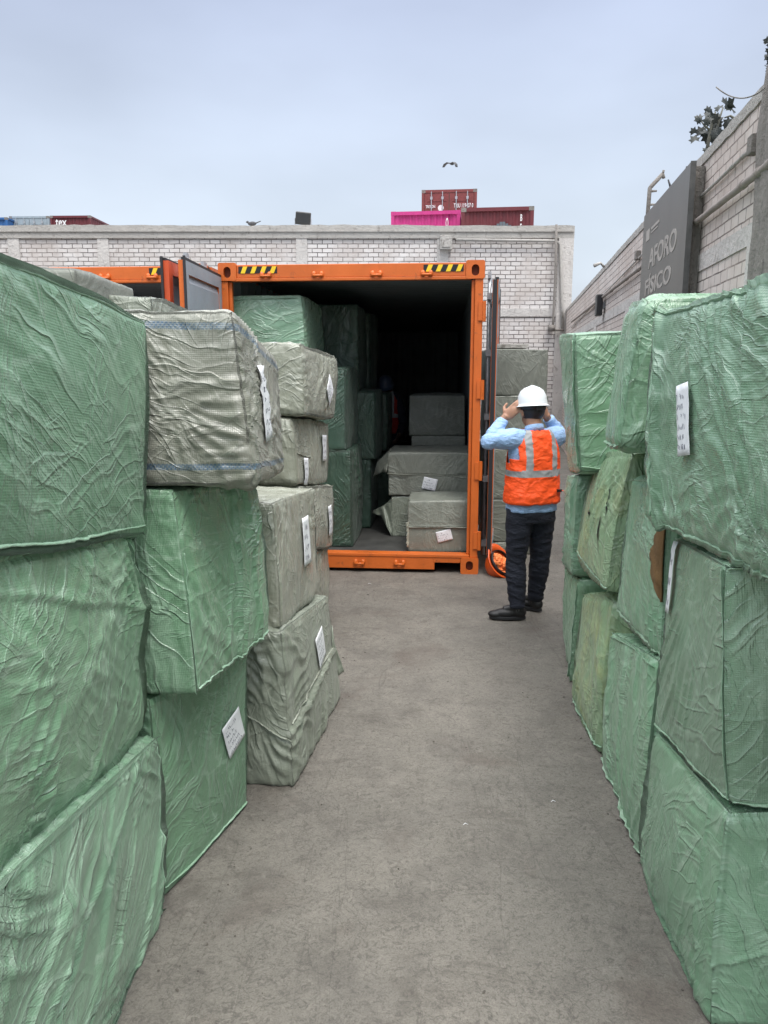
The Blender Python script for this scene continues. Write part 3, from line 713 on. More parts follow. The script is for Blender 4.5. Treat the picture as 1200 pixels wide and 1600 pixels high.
# far containers behind the wall
def far_container(name, label, px0, px1, pytop, mat, doors=False, yaw=0, length=6.06, H=2.59, W_=2.438):
    Dz = None
    D = FPX*W_/((px1-px0))*1.0
    # distance along Y such that width matches (image scale uses depth along the view axis)
    for _ in range(20):
        p = ray(px0, pytop, D); depth = D*cos(PITCH)-(p.z-CAM_H)*sin(PITCH); D *= (FPX*W_/(px1-px0))/depth
    a = ray(px0, pytop, D)
    c = empty(name, (a.x, D, a.z-H), yaw); tag(c, label, 'container')
    bm = bmesh.new()
    for (x, z) in ((0, 0), (W_-.12, 0)): box(bm, x, x+.12, 0, .12, 0, H)
    box(bm, .12, W_-.12, 0, .1, H-.12, H-.001); box(bm, .12, W_-.12, 0, .1, 0, .12)
    for x in (0, W_-.08): box(bm, x, x+.08, .12, length, H-.1, H-.002); box(bm, x, x+.08, .12, length, 0, .12)
    fin('frame', bm, M[mat], c)
    bm = bmesh.new()
    for x in (-.005, W_-.17):
        for z in (0, H-.13): box(bm, x, x+.175, -.006, .15, z, z+.135)
    fin('corner_casting', bm, M['rough'] if mat != 'pink' else M[mat], c)
    bm = bmesh.new()
    for sx in (0, 1):
        MM = Matrix.Translation((.03 if sx == 0 else W_-.03, .12, 0)) @ Matrix.Rotation(pi/2, 4, 'Z'); corr_wall(bm, length-.2, .1, H-.08, MM, d=.036 if sx else -.036)
    vs = [bm.verts.new(p) for p in ((.05, .1, H-.02), (W_-.05, .1, H-.02), (W_-.05, length, H-.02), (.05, length, H-.02))]; bm.faces.new(vs)
    w_ = fin('side_wall', bm, M[mat], c)
    if doors:
        for sx in (0, 1):
            x0 = .13+sx*(W_/2-.12); x1 = x0+W_/2-.15
            bm = bmesh.new(); box(bm, x0, x1, .02, .06, .13, H-.13); d = fin('door', bm, M[mat], c)
            bm = bmesh.new()
            for z in (.3, .9, 1.5, 2.1): box(bm, x0+.12, x1-.1, .004, .0199, z, z+.06)
            box(bm, x0+.08, x0+.12, .004, .0199, .2, 2.25); box(bm, x1-.1, x1-.06, .004, .0199, .2, 2.25)
            fin('door_rib', bm, M[mat], d)
            for k in (.28, .74):
                xr = x0+(x1-x0)*k; bm = bmesh.new(); tube(bm, [(xr, -.03, .1), (xr, -.03, H-.08)], .022, 8); box(bm, xr-.05, xr+.05, -.05, .01, H-.42, H-.30); fin('lock_rod', bm, M['steel'], d)
    else:
        bm = bmesh.new(); corr_wall(bm, W_-.24, .12, H-.12, Matrix.Translation((.12, .06, 0)), d=.045, pitch=.22); fin('end_wall', bm, M[mat], c)
    return c
M['pink'] = paint('magenta_paint', (.50, .035, .20), .15)
M['maroon'] = paint('maroon_paint', (.13, .022, .028), .4)
M['maroon2'] = paint('brick_red_paint', (.20, .045, .042), .4)
M['blue'] = paint('blue_paint', (.03, .12, .32), .3)
M['pale'] = paint('pale_blue_grey_paint', (.30, .36, .40), .3)
M['white'] = simple('white_lettering', (.75, .75, .75), .6)
fc = far_container('far_container', 'magenta container with corrugated end peeking over the brick wall', 611, 719, 331, 'pink', yaw=radians(-7))
put_text('lettering', 'O\nN\nE', fc, M['white'], 1.93, 2.02, 1.1, 2.35, .02)
fc = far_container('far_container', 'maroon container with a grey patch right of the magenta one', 721, 833, 325, 'maroon', yaw=radians(-7))
put_text('lettering', 'B\nE\nA\nU', fc, M['white'], 1.98, 2.07, 1.2, 2.35, .02)
bm = bmesh.new()
for k in range(9):
    h_ = .15+.35*(1-abs(k-4.5)/5); box(bm, .9+k*.1, .99+k*.1, .045, .05, 1.95-.3, 1.75+h_*.8)
fin('grey_patch', bm, simple('primer_patch', (.10, .12, .14), .7), fc)
fc = far_container('far_container', 'brick red container with double doors on top of the far stack', 659, 745, 297, 'maroon2', True, yaw=radians(-6))
put_text('lettering', 'TRIU 119407 0', fc, M['white'], 1.42, 2.28, 1.82, 2.0, -.002)
put_text('lettering', '45G1', fc, M['white'], 1.80, 2.1, 1.58, 1.74, -.002)
put_text('lettering', 'TRITON', fc, M['white'], .18, .60, 1.82, 1.95, -.002)
bm = bmesh.new(); bmesh.ops.create_circle(bm, cap_ends=True, segments=20, radius=.13, matrix=Matrix.Translation((.85, -.001, 1.82)) @ Matrix.Rotation(pi/2, 4, 'X')); fin('round_sticker', bm, M['white'], fc)
fc = far_container('far_container', 'maroon container lettered tex above the wall at the far left', 78, 142, 337, 'maroon', yaw=radians(-2.0), length=12.2)
put_text('lettering', 'tex', fc, M['white'], .3, .98, 2.0, 2.40, .015)
far_container('far_container', 'pale container with double doors beside the maroon one lettered tex', 14, 77, 338, 'pale', True, yaw=radians(-2))
far_container('far_container', 'blue container at the far left edge above the wall', -52, 12, 340, 'blue', yaw=radians(-2))

# ------------------------------------------------------------------ bales
def unit_cube(n):
    """merged quad surface grid of the cube [-1,1]^3, n = (nx,ny,nz)"""
    V = []; F = []; base = 0
    for ax in range(3):
        u, v = (ax+1) % 3, (ax+2) % 3
        gu = np.linspace(-1, 1, n[u]+1); gv = np.linspace(-1, 1, n[v]+1)
        for s in (-1, 1):
            U, W_ = np.meshgrid(gu, gv, indexing='ij'); P = np.zeros((U.size, 3)); P[:, ax] = s; P[:, u] = U.ravel(); P[:, v] = W_.ravel(); V.append(P)
            i = np.arange(U.size).reshape(U.shape); a, b, c, d = i[:-1, :-1], i[1:, :-1], i[1:, 1:], i[:-1, 1:]
            q = np.stack([a, b, c, d] if s > 0 else [a, d, c, b], -1).reshape(-1, 4)+base; F.append(q); base += U.size
    V = np.concatenate(V); F = np.concatenate(F)
    key = np.round(V*1e5).astype(np.int64); _, idx, inv_ = np.unique(key, axis=0, return_index=True, return_inverse=True)
    return V[idx], inv_.reshape(-1)[F]
def tri(x): return 2*np.abs(x-np.floor(x+.5))      # 0..1 triangle wave
class Bale:
    def __init__(s, C, seed, amp=1.0, r=.035, bulge=.02, folds=(), sag=0.0, crumple=1.0, dirs=None, edge=1.0, steps=()):
        s.C = np.array(C, float)                   # [i along, j away, k up] corners
        c = s.C
        s.L = np.array([np.linalg.norm(c[1].mean((0, 1))-c[0].mean((0, 1))), np.linalg.norm(c[:, 1].mean((0, 1))-c[:, 0].mean((0, 1))), np.linalg.norm(c[:, :, 1].mean((0, 1))-c[:, :, 0].mean((0, 1)))])
        s.seed = seed; s.amp = amp; s.r = r; s.bulge = bulge; s.folds = folds; s.crumple = crumple; s.edge = edge; s.steps = steps
        rs = np.random.RandomState(seed); s.off = rs.uniform(-50, 50, 3)
        s.rots = []
        for k in range(4):
            q, _ = np.linalg.qr(rs.normal(size=(3, 3))); s.rots.append(q)
        s.main = np.array(dirs, float) if dirs is not None else rs.normal(size=3); s.main /= np.linalg.norm(s.main)
        s.fsign = np.linalg.det(np.stack([c[1, 0, 0]-c[0, 0, 0], c[0, 1, 0]-c[0, 0, 0], c[0, 0, 1]-c[0, 0, 0]]))
    def wr(s, p, n):
        q = p+s.off; A = s.amp
        h = .011*gnoise(q*1.7)+.006*gnoise(q*3.7)
        dom = np.abs(n).argmax(1); fc = np.zeros_like(q)
        for ax in range(3):
            e_ = np.zeros(3); e_[ax] = 1; dt = s.main-e_*s.main[ax]
            if np.linalg.norm(dt) < .15: dt = s.rots[1][:, ax]-e_*s.rots[1][ax, ax]
            dt = dt/np.linalg.norm(dt); m_ = dom == ax
            fc[m_] = np.stack([q[m_]@np.cross(e_, dt), q[m_]@dt, np.full(m_.sum(), ax*3.3+s.seed*.37)], -1)
        s.fc = fc
        w = np.stack([gnoise(q*2.1+5), gnoise(q*2.1+31), gnoise(q*2.1+57)], -1)
        qq = q+w*.07
        nw = np.abs(n)**4; nw = nw/nw.sum(1)[:, None]
        def ridge(g, k, pw): return np.clip(1-np.abs(g)*np.where(g > 0, k*.75, k*2.6), 0, 1)**pw
        def fam(d, fa, ratio, k, pw, sd):
            """long folds running along d in each face (blended over the three face directions)"""
            o_ = 0
            for ax in range(3):
                e_ = np.zeros(3); e_[ax] = 1; dt = np.array(d)-e_*d[ax]
                if np.linalg.norm(dt) < .15: dt = s.rots[1][:, ax]-e_*s.rots[1][ax, ax]
                dt = dt/np.linalg.norm(dt); ac = np.cross(e_, dt)
                P_ = np.stack([qq@ac*fa, qq@dt*fa/ratio, np.full(len(q), sd*7.7+ax*3.1+s.seed)], -1)
                o_ = o_+nw[:, ax]*ridge(gnoise(P_), k, pw)
            return o_
        m1 = np.clip(.15+1.9*gnoise(q*1.3+9), 0, 1); h += A*.015*m1*fam(s.main, 5.5, 9, 2.4, 1.5, 1)
        m2 = np.clip(.05+1.9*gnoise(q*1.7+19), 0, 1); h += A*.007*m2*fam(s.main+.25*s.rots[3][0], 12, 10, 2.8, 1.3, 2)
        m3 = np.clip(-.1+2.0*gnoise(q*1.5+40), 0, 1); h += A*.005*m3*fam(s.rots[0][0], 7, 9, 2.8, 1.4, 3)
        m3 = np.clip(-.2+2.4*gnoise(q*2.2+60), 0, 1); h += A*.011*m3*fam(s.rots[2][1], 18, 9, 2.8, 1.2, 4)
        m3 = np.clip(-.2+2.4*gnoise(q*2.0+90), 0, 1); h += A*.003*m3*fam(s.rots[3][2], 26, 9, 2.8, 1.2, 5)
        # faceted crumple (folded planes)
        cr = 0
        for k, R in enumerate(s.rots[:3]):
            f = (2.3, 3.7, 6.1)[k]; a = (1.0, .6, .36)[k]
            cr = cr+a*tri((qq@R[:, 0])*f+.5*gnoise(q*f*.55+k*9))
        h += s.crumple*A*.0085*(cr-1.0)*np.clip(.35+gnoise(q*1.7+77)*1.5, .08, 1.5)
        # gathers near edges
        sn = p/(s.L/2); near = np.sort(np.abs(sn), axis=1)[:, 1]
        eg = np.clip((near-.76)/.24, 0, 1)**1.5
        g = gnoise(q*11+70); h += s.edge*A*.006*eg*ridge(g, 2.2, 1.2)*np.clip(.4+1.5*gnoise(q*2.5+8), 0, 1)
        # hand-placed radial folds: (point on box in unit coords, count, reach, height)
        for (c0, cnt, reach, hh, axis) in s.folds:
            c0 = np.array(c0, float)*s.L/2; v = p-c0; u_, v_ = (axis+1) % 3, (axis+2) % 3
            th = np.arctan2(v[:, v_], v[:, u_]); rr_ = np.linalg.norm(v, axis=1)
            wob = .5*gnoise(q*3+11)
            h += .45*hh*np.exp(-(rr_/reach)**2)*(1-np.exp(-(rr_/.05)**2))*np.clip(1-np.abs(tri(th/(2*pi)*cnt+wob+.35*gnoise(q*6+4))-.5)*2.6, 0, 1)**1.4*np.clip(.4+1.6*gnoise(q*2.6+33), 0, 1)
        for (axis, c0, slope, sgn, hh) in s.steps:
            if axis >= 10:          # upright overlap edge
                a_, b_ = (p[:, 0]/(s.L[0]/2), p[:, 2]/(s.L[2]/2)) if axis == 11 else (p[:, 1]/(s.L[1]/2), p[:, 2]/(s.L[2]/2))
                msk = (n[:, 1] if axis == 11 else n[:, 0]) < -.6
                ln = (a_-c0-slope*b_)*sgn+.05*gnoise(q*5+2)
                h += np.where(msk, hh*(np.clip(ln/.02, 0, 1)+.9*np.exp(-((ln-.02)/.022)**2)), 0)
                continue      # overlap edges: wrap laid over wrap along a wavering line in a face
            if axis == 1: a_, b_ = p[:, 0]/(s.L[0]/2), p[:, 2]/(s.L[2]/2); msk = n[:, 1] < -.6
            elif axis == 0: a_, b_ = p[:, 1]/(s.L[1]/2), p[:, 2]/(s.L[2]/2); msk = n[:, 0] < -.6
            ln = (b_-c0-slope*a_)*sgn+.05*gnoise(q*4+2)
            h += np.where(msk, hh*(np.clip(ln/.025, 0, 1)+.9*np.exp(-((ln-.02)/.022)**2)), 0)
        return h
    def F(s, S_, lift=0.0):
        """unit-cube surface points -> world points"""
        L_ = s.L; P = S_*L_/2; r = s.r*(1+.5*0)
        q = np.clip(P, -(L_/2-r), L_/2-r); d = P-q; ln = np.linalg.norm(d, axis=1)[:, None]; n = d/np.maximum(ln, 1e-9); p = q+n*r
        u = np.clip(np.abs(S_), 0, 1); b = np.prod(np.where(np.abs(S_) > .9999, 1, 1-u**2.2), axis=1)
        h = s.wr(p, n)+s.bulge*b+lift
        if s.C[0, 0, 0, 2] < .02 or True:
            pass
        x = p+n*h[:, None]; t = x/L_+.5
        c = s.C; i, j, k = t[:, 0:1], t[:, 1:2], t[:, 2:3]
        o = 0
        for a in (0, 1):
            for b_ in (0, 1):
                for c_ in (0, 1): o = o+c[a, b_, c_]*((i if a else 1-i)*(j if b_ else 1-j)*(k if c_ else 1-k))
        o[:, 2] = np.maximum(o[:, 2], .004)
        return o
def wrap_part(me, parent, name, mat): return link(name, me, mat, parent, True)
BALE_GROUPS = {}
def make_bale(label, mat, pts, w, side, seed, group, res=.0105, cat='bale', name='wrapped_bale', wvec=None, **kw):
    """pts: NT, NB, FT, FB of the face on the aisle; the body extends w metres away from the aisle (side -1 left, +1 right)"""
    NTp, NBp, FTp, FBp = [Vector(p) for p in pts]
    al = ((FTp-NTp)+(FBp-NBp)); al.z = 0; al.normalize()
    out_ = Vector((al.y, -al.x, 0))*(1 if side > 0 else -1)
    if wvec: out_ = Vector(wvec).normalized()
    C = np.zeros((2, 2, 2, 3))
    for (i, k, p) in ((0, 1, NTp), (0, 0, NBp), (1, 1, FTp), (1, 0, FBp)):
        C[i, 0, k] = p; C[i, 1, k] = p+out_*w
    B = Bale(C, seed, **kw)
    n = [max(6, int(B.L[i]/res)) for i in range(3)]
    V, Fq = unit_cube(n)
    if B.fsign < 0: Fq = Fq[:, ::-1]
    Wp = B.F(V); base = C[:, :, 0].mean((0, 1)); base[2] = C[:, :, 0, 2].min()
    root = empty(name, tuple(base)); tag(root, label, cat, group)
    me = np_mesh('wrapping', Wp-base, Fq)
    at = me.attributes.new('bp', 'FLOAT_VECTOR', 'POINT'); at.data.foreach_set('vector', (V*B.L/2).astype(np.float32).ravel())
    at = me.attributes.new('fc', 'FLOAT_VECTOR', 'POINT'); at.data.foreach_set('vector', B.fc.astype(np.float32).ravel())
    o = link('wrapping', me, M[mat] if isinstance(mat, str) else mat, root, True)
    B.root = root; B.base = base
    return B
def on_face(B, face, a, b):
    """face 'aisle' (j=0): a along -1..1, b up; 'front' (i=0): a = j -1 (aisle) .. 1"""
    a = np.asarray(a, float); b = np.asarray(b, float); o = np.full_like(a, -1.0)
    return np.stack([a, o, b], -1) if face == 'aisle' else (np.stack([o, a, b], -1) if face == 'front' else np.stack([a, b, -o], -1))
def paper(B, face, a0, b0, wa, hb, rot=0, lines=4, head=None, seed=1, skew=0, mirror=False):
    """paper label of wa x hb metres centred at (a0,b0) on a face, with handwriting"""
    La = B.L[0] if face == 'aisle' else B.L[1]; Lb = B.L[2]
    def mp(x, y, lift):
        c_, s_ = cos(rot), sin(rot); X = x*c_-y*s_+skew*y; Y = x*s_+y*c_
        am = B.amp; B.amp = am*.35; r_ = B.F(on_face(B, face, a0+X/(La/2), b0+Y/(Lb/2)), lift+.008*am)-B.base; B.amp = am; return r_
    nx, ny = 8, 10
    X, Y = np.meshgrid(np.linspace(-wa/2, wa/2, nx+1), np.linspace(-hb/2, hb/2, ny+1), indexing='ij')
    V = mp(X.ravel(), Y.ravel(), .006); i = np.arange(X.size).reshape(X.shape)
    Fq = np.stack([i[:-1, :-1], i[1:, :-1], i[1:, 1:], i[:-1, 1:]], -1).reshape(-1, 4)
    o = link('paper_label', np_mesh('paper_label', V, Fq), M['paper'], B.root, True)
    sm = o.modifiers.new('s', 'SOLIDIFY'); sm.thickness = .0012
    rs = random.Random(seed); quads = []
    def stroke(x0, y0, x1, y1, t):
        dx, dy = x1-x0, y1-y0; l = math.hypot(dx, dy) or 1; nx_, ny_ = -dy/l*t, dx/l*t
        quads.append([(x0+nx_, y0+ny_), (x1+nx_, y1+ny_), (x1-nx_, y1-ny_), (x0-nx_, y0-ny_)])
    fx = -1 if mirror else 1
    top = hb/2*.8
    for li in range(lines):
        yy = top-(li+.5)*(hb*.85/lines); hh = hb*.85/lines*.55; ww = wa*.8*rs.uniform(.75, 1)
        x = -wa*.4
        if li == 0 and head: x = -wa*.18; ww = wa*.5
        nn = max(3, int(ww/(hh*.75)))
        if li == 0 and head: nn = 3
        for k in range(nn):
            if rs.random() < .14 and k: x += hh*.7; continue
            cw = hh*.45; t = hh*.085
            pts = [(x+rs.uniform(0, cw), yy+rs.uniform(-hh/2, hh/2)) for _ in range(rs.choice((3, 4)))]
            pts[0] = (x+rs.uniform(0, .2)*cw, yy+hh/2*rs.choice((-1, 1)))
            for p_, q_ in zip(pts, pts[1:]): stroke(fx*p_[0], p_[1], fx*q_[0], q_[1], t)
            x += hh*.75
            if x > wa*.4: break
    P = np.array(quads).reshape(-1, 2); V = mp(P[:, 0], P[:, 1], .0085)
    link('handwriting', np_mesh('handwriting', V, np.arange(len(P)).reshape(-1, 4)), M['ink'], o)
    return o
def ribbon(B, path, face, width, mat, seed=0, name='hem', up=(0, 0, 0), n=60, thick=.0015, root_lift=0.0):
    """frayed free edge of the wrap: a wavy strip standing off the surface along path [(a,b)...] (unit coords), bending towards up (unit-cube direction)"""
    rs = np.random.RandomState(seed); pa = np.array(path, float)
    seg = np.linalg.norm(np.diff(pa, axis=0), axis=1); cum = np.concatenate([[0], np.cumsum(seg)])/seg.sum(); t = np.linspace(0, 1, n+1)
    a = np.interp(t, cum, pa[:, 0]); b = np.interp(t, cum, pa[:, 1])
    ph = rs.uniform(0, 50); tt = np.stack([t*5+ph, t*0, t*0], -1)
    width = width*.6; wv = .85+.9*gnoise(tt*.8)+.35*gnoise(tt*4.3+3); bend = gnoise(tt*1.7+9)
    S0 = on_face(B, face, a, b)
    base0 = B.F(S0, root_lift); hi = B.F(S0, width*1.0)-B.F(S0, 0)
    upv = np.array(up, float)
    rows = []
    for k, (f, bnd) in enumerate(((-.15, 0), (0.25, .05), (.6, .35), (1.0, 1.0))):
        off = hi*(f*wv)[:, None]*(1-.45*bnd)+upv*width*(bnd*(1+.8*bend)*wv)[:, None]
        rows.append(base0+off-B.base)
    V = np.concatenate(rows); m_ = n+1; Fq = []
    for k in range(3):
        i = np.arange(n)+k*m_; Fq.append(np.stack([i, i+1, i+1+m_, i+m_], -1))
    me = np_mesh(name, V, np.concatenate(Fq))
    at = me.attributes.new('bp', 'FLOAT_VECTOR', 'POINT'); at.data.foreach_set('vector', (V).astype(np.float32).ravel())
    o = link(name, me, M[mat], B.root, True); sm = o.modifiers.new('s', 'SOLIDIFY'); sm.thickness = thick
    return o

LG = 'wrapped bales stacked along the left of the aisle'; RG = 'wrapped bales stacked along the right of the aisle'
w3 = lambda x, y, z: (x, y, z)
# ---- left, first column (nearest)
B = make_bale('big smooth green bale on top of the nearest left stack', 'greenD', [(-.74, 1.0, 2.17), (-.76, 1.0, 1.65), ray(233, 497, 2.45), ray(227, 836, 2.45)], .95, -1, 11, LG, res=.009,
              amp=.6, crumple=.5, dirs=(.93, 0, -.32), bulge=.02, r=.03, edge=.8)
ribbon(B, [(-1, -.93), (.2, -.95), (.97, -.9)], 'aisle', .014, 'hem', 3, up=(0, 0, -.6)); ribbon(B, [(-.6, .96), (.3, .97), (.98, .95)], 'aisle', .012, 'green', 4, up=(0, 0, .3))
B = make_bale('badly creased green bale in the middle of the nearest left stack', 'green', [(-.78, 1.0, 1.64), (-.79, 1.0, .98), ray(214, 838, 2.45), ray(228, 1146, 2.45)], .92, -1, 12, LG, res=.009,
              amp=1.3, crumple=1.5, dirs=(.7, 0, .72), bulge=.035, r=.04, steps=[(1, .62, -.35, 1, .006)], folds=[((.0, -1, .1), 9, .35, .025, 1), ((.9, -1, .9), 12, .3, .03, 1), ((-.3, -1, -.7), 9, .4, .03, 1)])
ribbon(B, [(.88, .95), (.93, .75), (.97, .5)], 'aisle', .03, 'hem', 5, up=(0, .0, -.5), n=24)
B = make_bale('green bale with long slanting folds at the bottom of the nearest left stack', 'greenB', [(-.77, 1.0, .98), (-.82, 1.0, 0), ray(249, 1150, 2.45), gnd(252, 1425)], .95, -1, 13, LG, res=.009,
              amp=1.35, crumple=.6, dirs=(.62, 0, .78), bulge=.03, r=.025, steps=[(1, .35, .9, 1, .010)])
ribbon(B, [(.97, .9), (.98, .3), (.97, -.4), (.98, -.9)], 'aisle', .012, 'hem', 6, up=(0, .6, 0), n=50)
# ---- left, second column
B = make_bale('grey plastic bale with two blue stripes, top of the second left stack', 'stripe', [ray(364, 484, 2.5), ray(396, 758, 2.5), ray(432, 560, 3.25), ray(445, 738, 3.25)], 1.0, -1, 21, LG, res=.008,
              amp=.6, crumple=.7, dirs=(.2, .8, .15), bulge=.008, r=.03, folds=[((-1, -.55, .0), 10, .30, .03, 0), ((-.6, -1, .5), 12, .3, .03, 1), ((.0, -1, -.3), 10, .3, .02, 1), ((-.9, -1, -.6), 12, .22, .03, 1)])
paper(B, 'aisle', -.22, .05, .13, .26, .15, 6, seed=4)
B = make_bale('green bale with a sharp creased corner, middle of the second left stack', 'green', [ray(270, 766, 2.5), ray(308, 1086, 2.5), ray(397, 762, 3.2), ray(414, 985, 3.2)], .9, -1, 22, LG, res=.0085,
              amp=1.0, crumple=1.0, dirs=(.25, .1, 1), bulge=.015, r=.022, steps=[(11, .15, .1, 1, .012), (11, .6, -.05, 1, .008)], folds=[((-.9, -1, .9), 12, .3, .03, 1), ((.95, -1, .9), 10, .3, .03, 1)])
ribbon(B, [(-.97, -.95), (-.97, -.2), (-.93, .4)], 'aisle', .016, 'hem', 7, up=(0, -.5, 0), n=40); ribbon(B, [(-.95, -.95), (.2, -.97), (.97, -.96)], 'aisle', .012, 'hem', 8, up=(0, 0, -.6))
B = make_bale('flat green bale with a white paper label on the ground, second left stack', 'greenD', [ray(232, 1092, 2.52), gnd(256, 1404), ray(387, 1016, 3.15), gnd(389, 1256)], .8, -1, 23, LG, res=.009,
              amp=.6, crumple=.5, dirs=(.5, 0, 1), bulge=.012, r=.025)
paper(B, 'aisle', .58, .12, .15, .17, .35, 5, seed=9)
ribbon(B, [(-.97, -.9), (-.2, -.95), (.3, -.93), (.97, -.95)], 'aisle', .022, 'hem', 9, up=(.0, 0, -.2)); ribbon(B, [(-.97, .9), (-.97, 0), (-.97, -.9)], 'aisle', .010, 'greenD', 10, up=(0, -.3, 0))
# ---- left, third column (two high)
B = make_bale('grey bale with a paper label and pale top, upper one of the two-bale stack', 'grey', [ray(426, 786, 3.4), ray(437, 980, 3.35), ray(493, 762, 4.25), ray(499, 924, 4.25)], .62, -1, 31, LG, res=.010,
              amp=1.0, crumple=1.0, dirs=(.1, 0, 1), bulge=.01, r=.025)
paper(B, 'aisle', .22, .15, .18, .25, 0, 4, head=True, seed=5)
B = make_bale('grey green bale with crumpled loose wrap, lower one of the two-bale stack', 'greyG', [ray(438, 988, 3.3), gnd(455, 1230), ray(516, 928, 4.3), gnd(526, 1088)], .62, -1, 32, LG, res=.010,
              amp=.85, crumple=.6, dirs=(.4, .3, .7), bulge=.01, r=.03, folds=[((-1, -.7, -.1), 9, .38, .06, 0), ((-1, -.2, .8), 12, .3, .04, 0)], steps=[(1, -.12, .15, -1, .016)])
paper(B, 'aisle', .25, .33, .17, .19, .25, 5, seed=6)
ribbon(B, [(-.9, -.22), (-.2, -.05), (.5, .02), (.97, .0)], 'aisle', .018, 'hemg', 12, up=(0, 0, -.5)); B32 = B
ribbon(B, [(-1, -.35), (-.4, -.05), (-.1, .12)], 'front', .03, 'greyG', 14, up=(.6, -.2, -.6), n=40)
# ---- left, fourth column
B = make_bale('shiny grey bale with a diamond paper label, top of the farthest left stack', 'grey', [ray(470, 535, 4.9), ray(476, 648, 4.9), ray(526, 560, 6.0), ray(524, 655, 6.0)], .85, -1, 41, LG, res=.014, amp=1.3, crumple=1.2, dirs=(.2, 1, .2), bulge=.02, r=.04, folds=[((-1, -.9, .0), 14, .35, .03, 0)])
paper(B, 'aisle', .25, -.15, .16, .17, pi/4, 4, seed=7)
B = make_bale('grey bale with a flap and two labels, second from top of the farthest left stack', 'grey', [ray(455, 653, 4.9), ray(465, 756, 4.9), ray(514, 661, 6.0), ray(512, 754, 6.0)], .85, -1, 42, LG, res=.014, amp=1.2, crumple=1.1, dirs=(.2, .3, 1), bulge=.02)
paper(B, 'aisle', .55, .15, .16, .19, 0, 4, seed=8); ribbon(B, [(-.9, -.05), (-.5, -.15), (-.3, -.12)], 'aisle', .02, 'hemg', 15, up=(0, 0, -.4), n=30); paper(B, 'aisle', -.62, -.6, .10, .18, 0, 4, seed=18)
B = make_bale('grey bale with a torn label, third from top of the farthest left stack', 'grey', [ray(470, 760, 4.95), ray(475, 862, 4.95), ray(521, 758, 6.0), ray(519, 855, 6.0)], .85, -1, 43, LG, res=.016, amp=1.2, crumple=1.1, dirs=(.2, .3, 1))
paper(B, 'aisle', .5, -.1, .14, .22, .1, 3, seed=19)
B = make_bale('creased grey bale at the foot of the farthest left stack', 'grey', [ray(474, 866, 4.95), gnd(480, 1003), ray(513, 858, 6.0), gnd(512, 953)], .85, -1, 44, LG, res=.018, amp=1.2, crumple=1.1)
# ---- left, second row behind
B = make_bale('pale flat grey bale whose top shows left behind the big green bale', 'greyflat', [ray(118, 419, 3.1), (-1.26, 3.1, 1.6), ray(212, 448, 3.9), (-1.25, 3.9, 1.6)], .85, -1, 51, LG, res=.02, amp=.15, crumple=.2, r=.02, bulge=0.0)
B = make_bale('grey green bale whose top shows behind the blue striped one', 'greyG', [ray(238, 461, 3.5), (-1.06, 3.5, 1.62), ray(303, 487, 4.5), (-1.07, 4.5, 1.6)], .85, -1, 52, LG, res=.02, amp=.8, crumple=.6)
for (x_, y0, y1, lab, sd_) in ((-1.27, 3.1, 3.9, 'under the pale flat grey bale', 53), (-1.08, 3.98, 4.8, 'behind the two-bale stack', 56)):
    for k, (z0, z1) in enumerate(((0, .8), (.8, 1.6))):
        make_bale('mostly hidden grey bale %s, %s of its pair' % (lab, ('lower', 'upper')[k]), 'greyG', [(x_, y0, z1), (x_, y0, z0), (x_, y1, z1), (x_, y1, z0)], .85, -1, sd_+k, LG, res=.05, amp=.5, crumple=.4)
# ---- right, first column
B = make_bale('green bale with a tall white label, top of the nearest right stack', 'greenB', [(.86, 1.2, 2.13), (.90, 1.2, 1.46), ray(1022, 488, 2.72), ray(1014, 812, 2.72)], .95, 1, 61, RG, res=.009,
              amp=1.2, crumple=1.1, dirs=(.8, 0, .5), bulge=.02, r=.045, steps=[(11, .82, .04, 1, .014), (11, -.05, .02, -1, .006)], folds=[((.35, -1, -.1), 10, .35, .02, 1), ((-.3, -1, -.75), 12, .4, .03, 1), ((.9, -1, -.8), 9, .35, .04, 1)])
paper(B, 'aisle', .44, .03, .115, .21, -.12, 6, seed=21, skew=.0, mirror=True); ribbon(B, [(.9, .8), (.86, .2), (.9, -.5), (.86, -.9)], 'aisle', .03, 'hem', 21, up=(.15, .5, 0)); ribbon(B, [(-.9, -.97), (.2, -.96), (.8, -.97)], 'aisle', .014, 'hem', 22, up=(0, 0, -.5))
ribbon(B, [(.0, .97), (.5, .97), (.97, .95)], 'aisle', .025, 'hem', 23, up=(-.1, .3, .1), n=40)
B = make_bale('green bale with a stitched corner seam and white label, middle of the nearest right stack', 'greenB', [ray(1131, 880, 1.97), ray(1136, 1262, 1.97), ray(1052, 838, 2.72), ray(1022, 1134, 2.72)], .9, 1, 62, RG, res=.008,
              amp=.9, crumple=.8, dirs=(.6, .0, -.7), bulge=.015, r=.03)
paper(B, 'aisle', .72, .62, .07, .25, -.05, 3, seed=23, mirror=True)
ribbon(B, [(-.96, .95), (-.96, .3), (-.96, -.4), (-.96, -.96)], 'aisle', .018, 'hem', 24, up=(-.2, -.4, 0), n=80); ribbon(B, [(-.98, -.95), (0, -.97), (.97, -.95)], 'aisle', .014, 'hem', 25, up=(0, 0, -.5))
ribbon(B, [(-.97, -.96), (-.5, -.93), (.2, -.96)], 'front', .02, 'hem', 26, up=(0, -.2, -.6)); ribbon(B, [(-.98, .95), (-.6, .97)], 'front', .03, 'hem', 27, up=(0, -.4, .2), n=20)
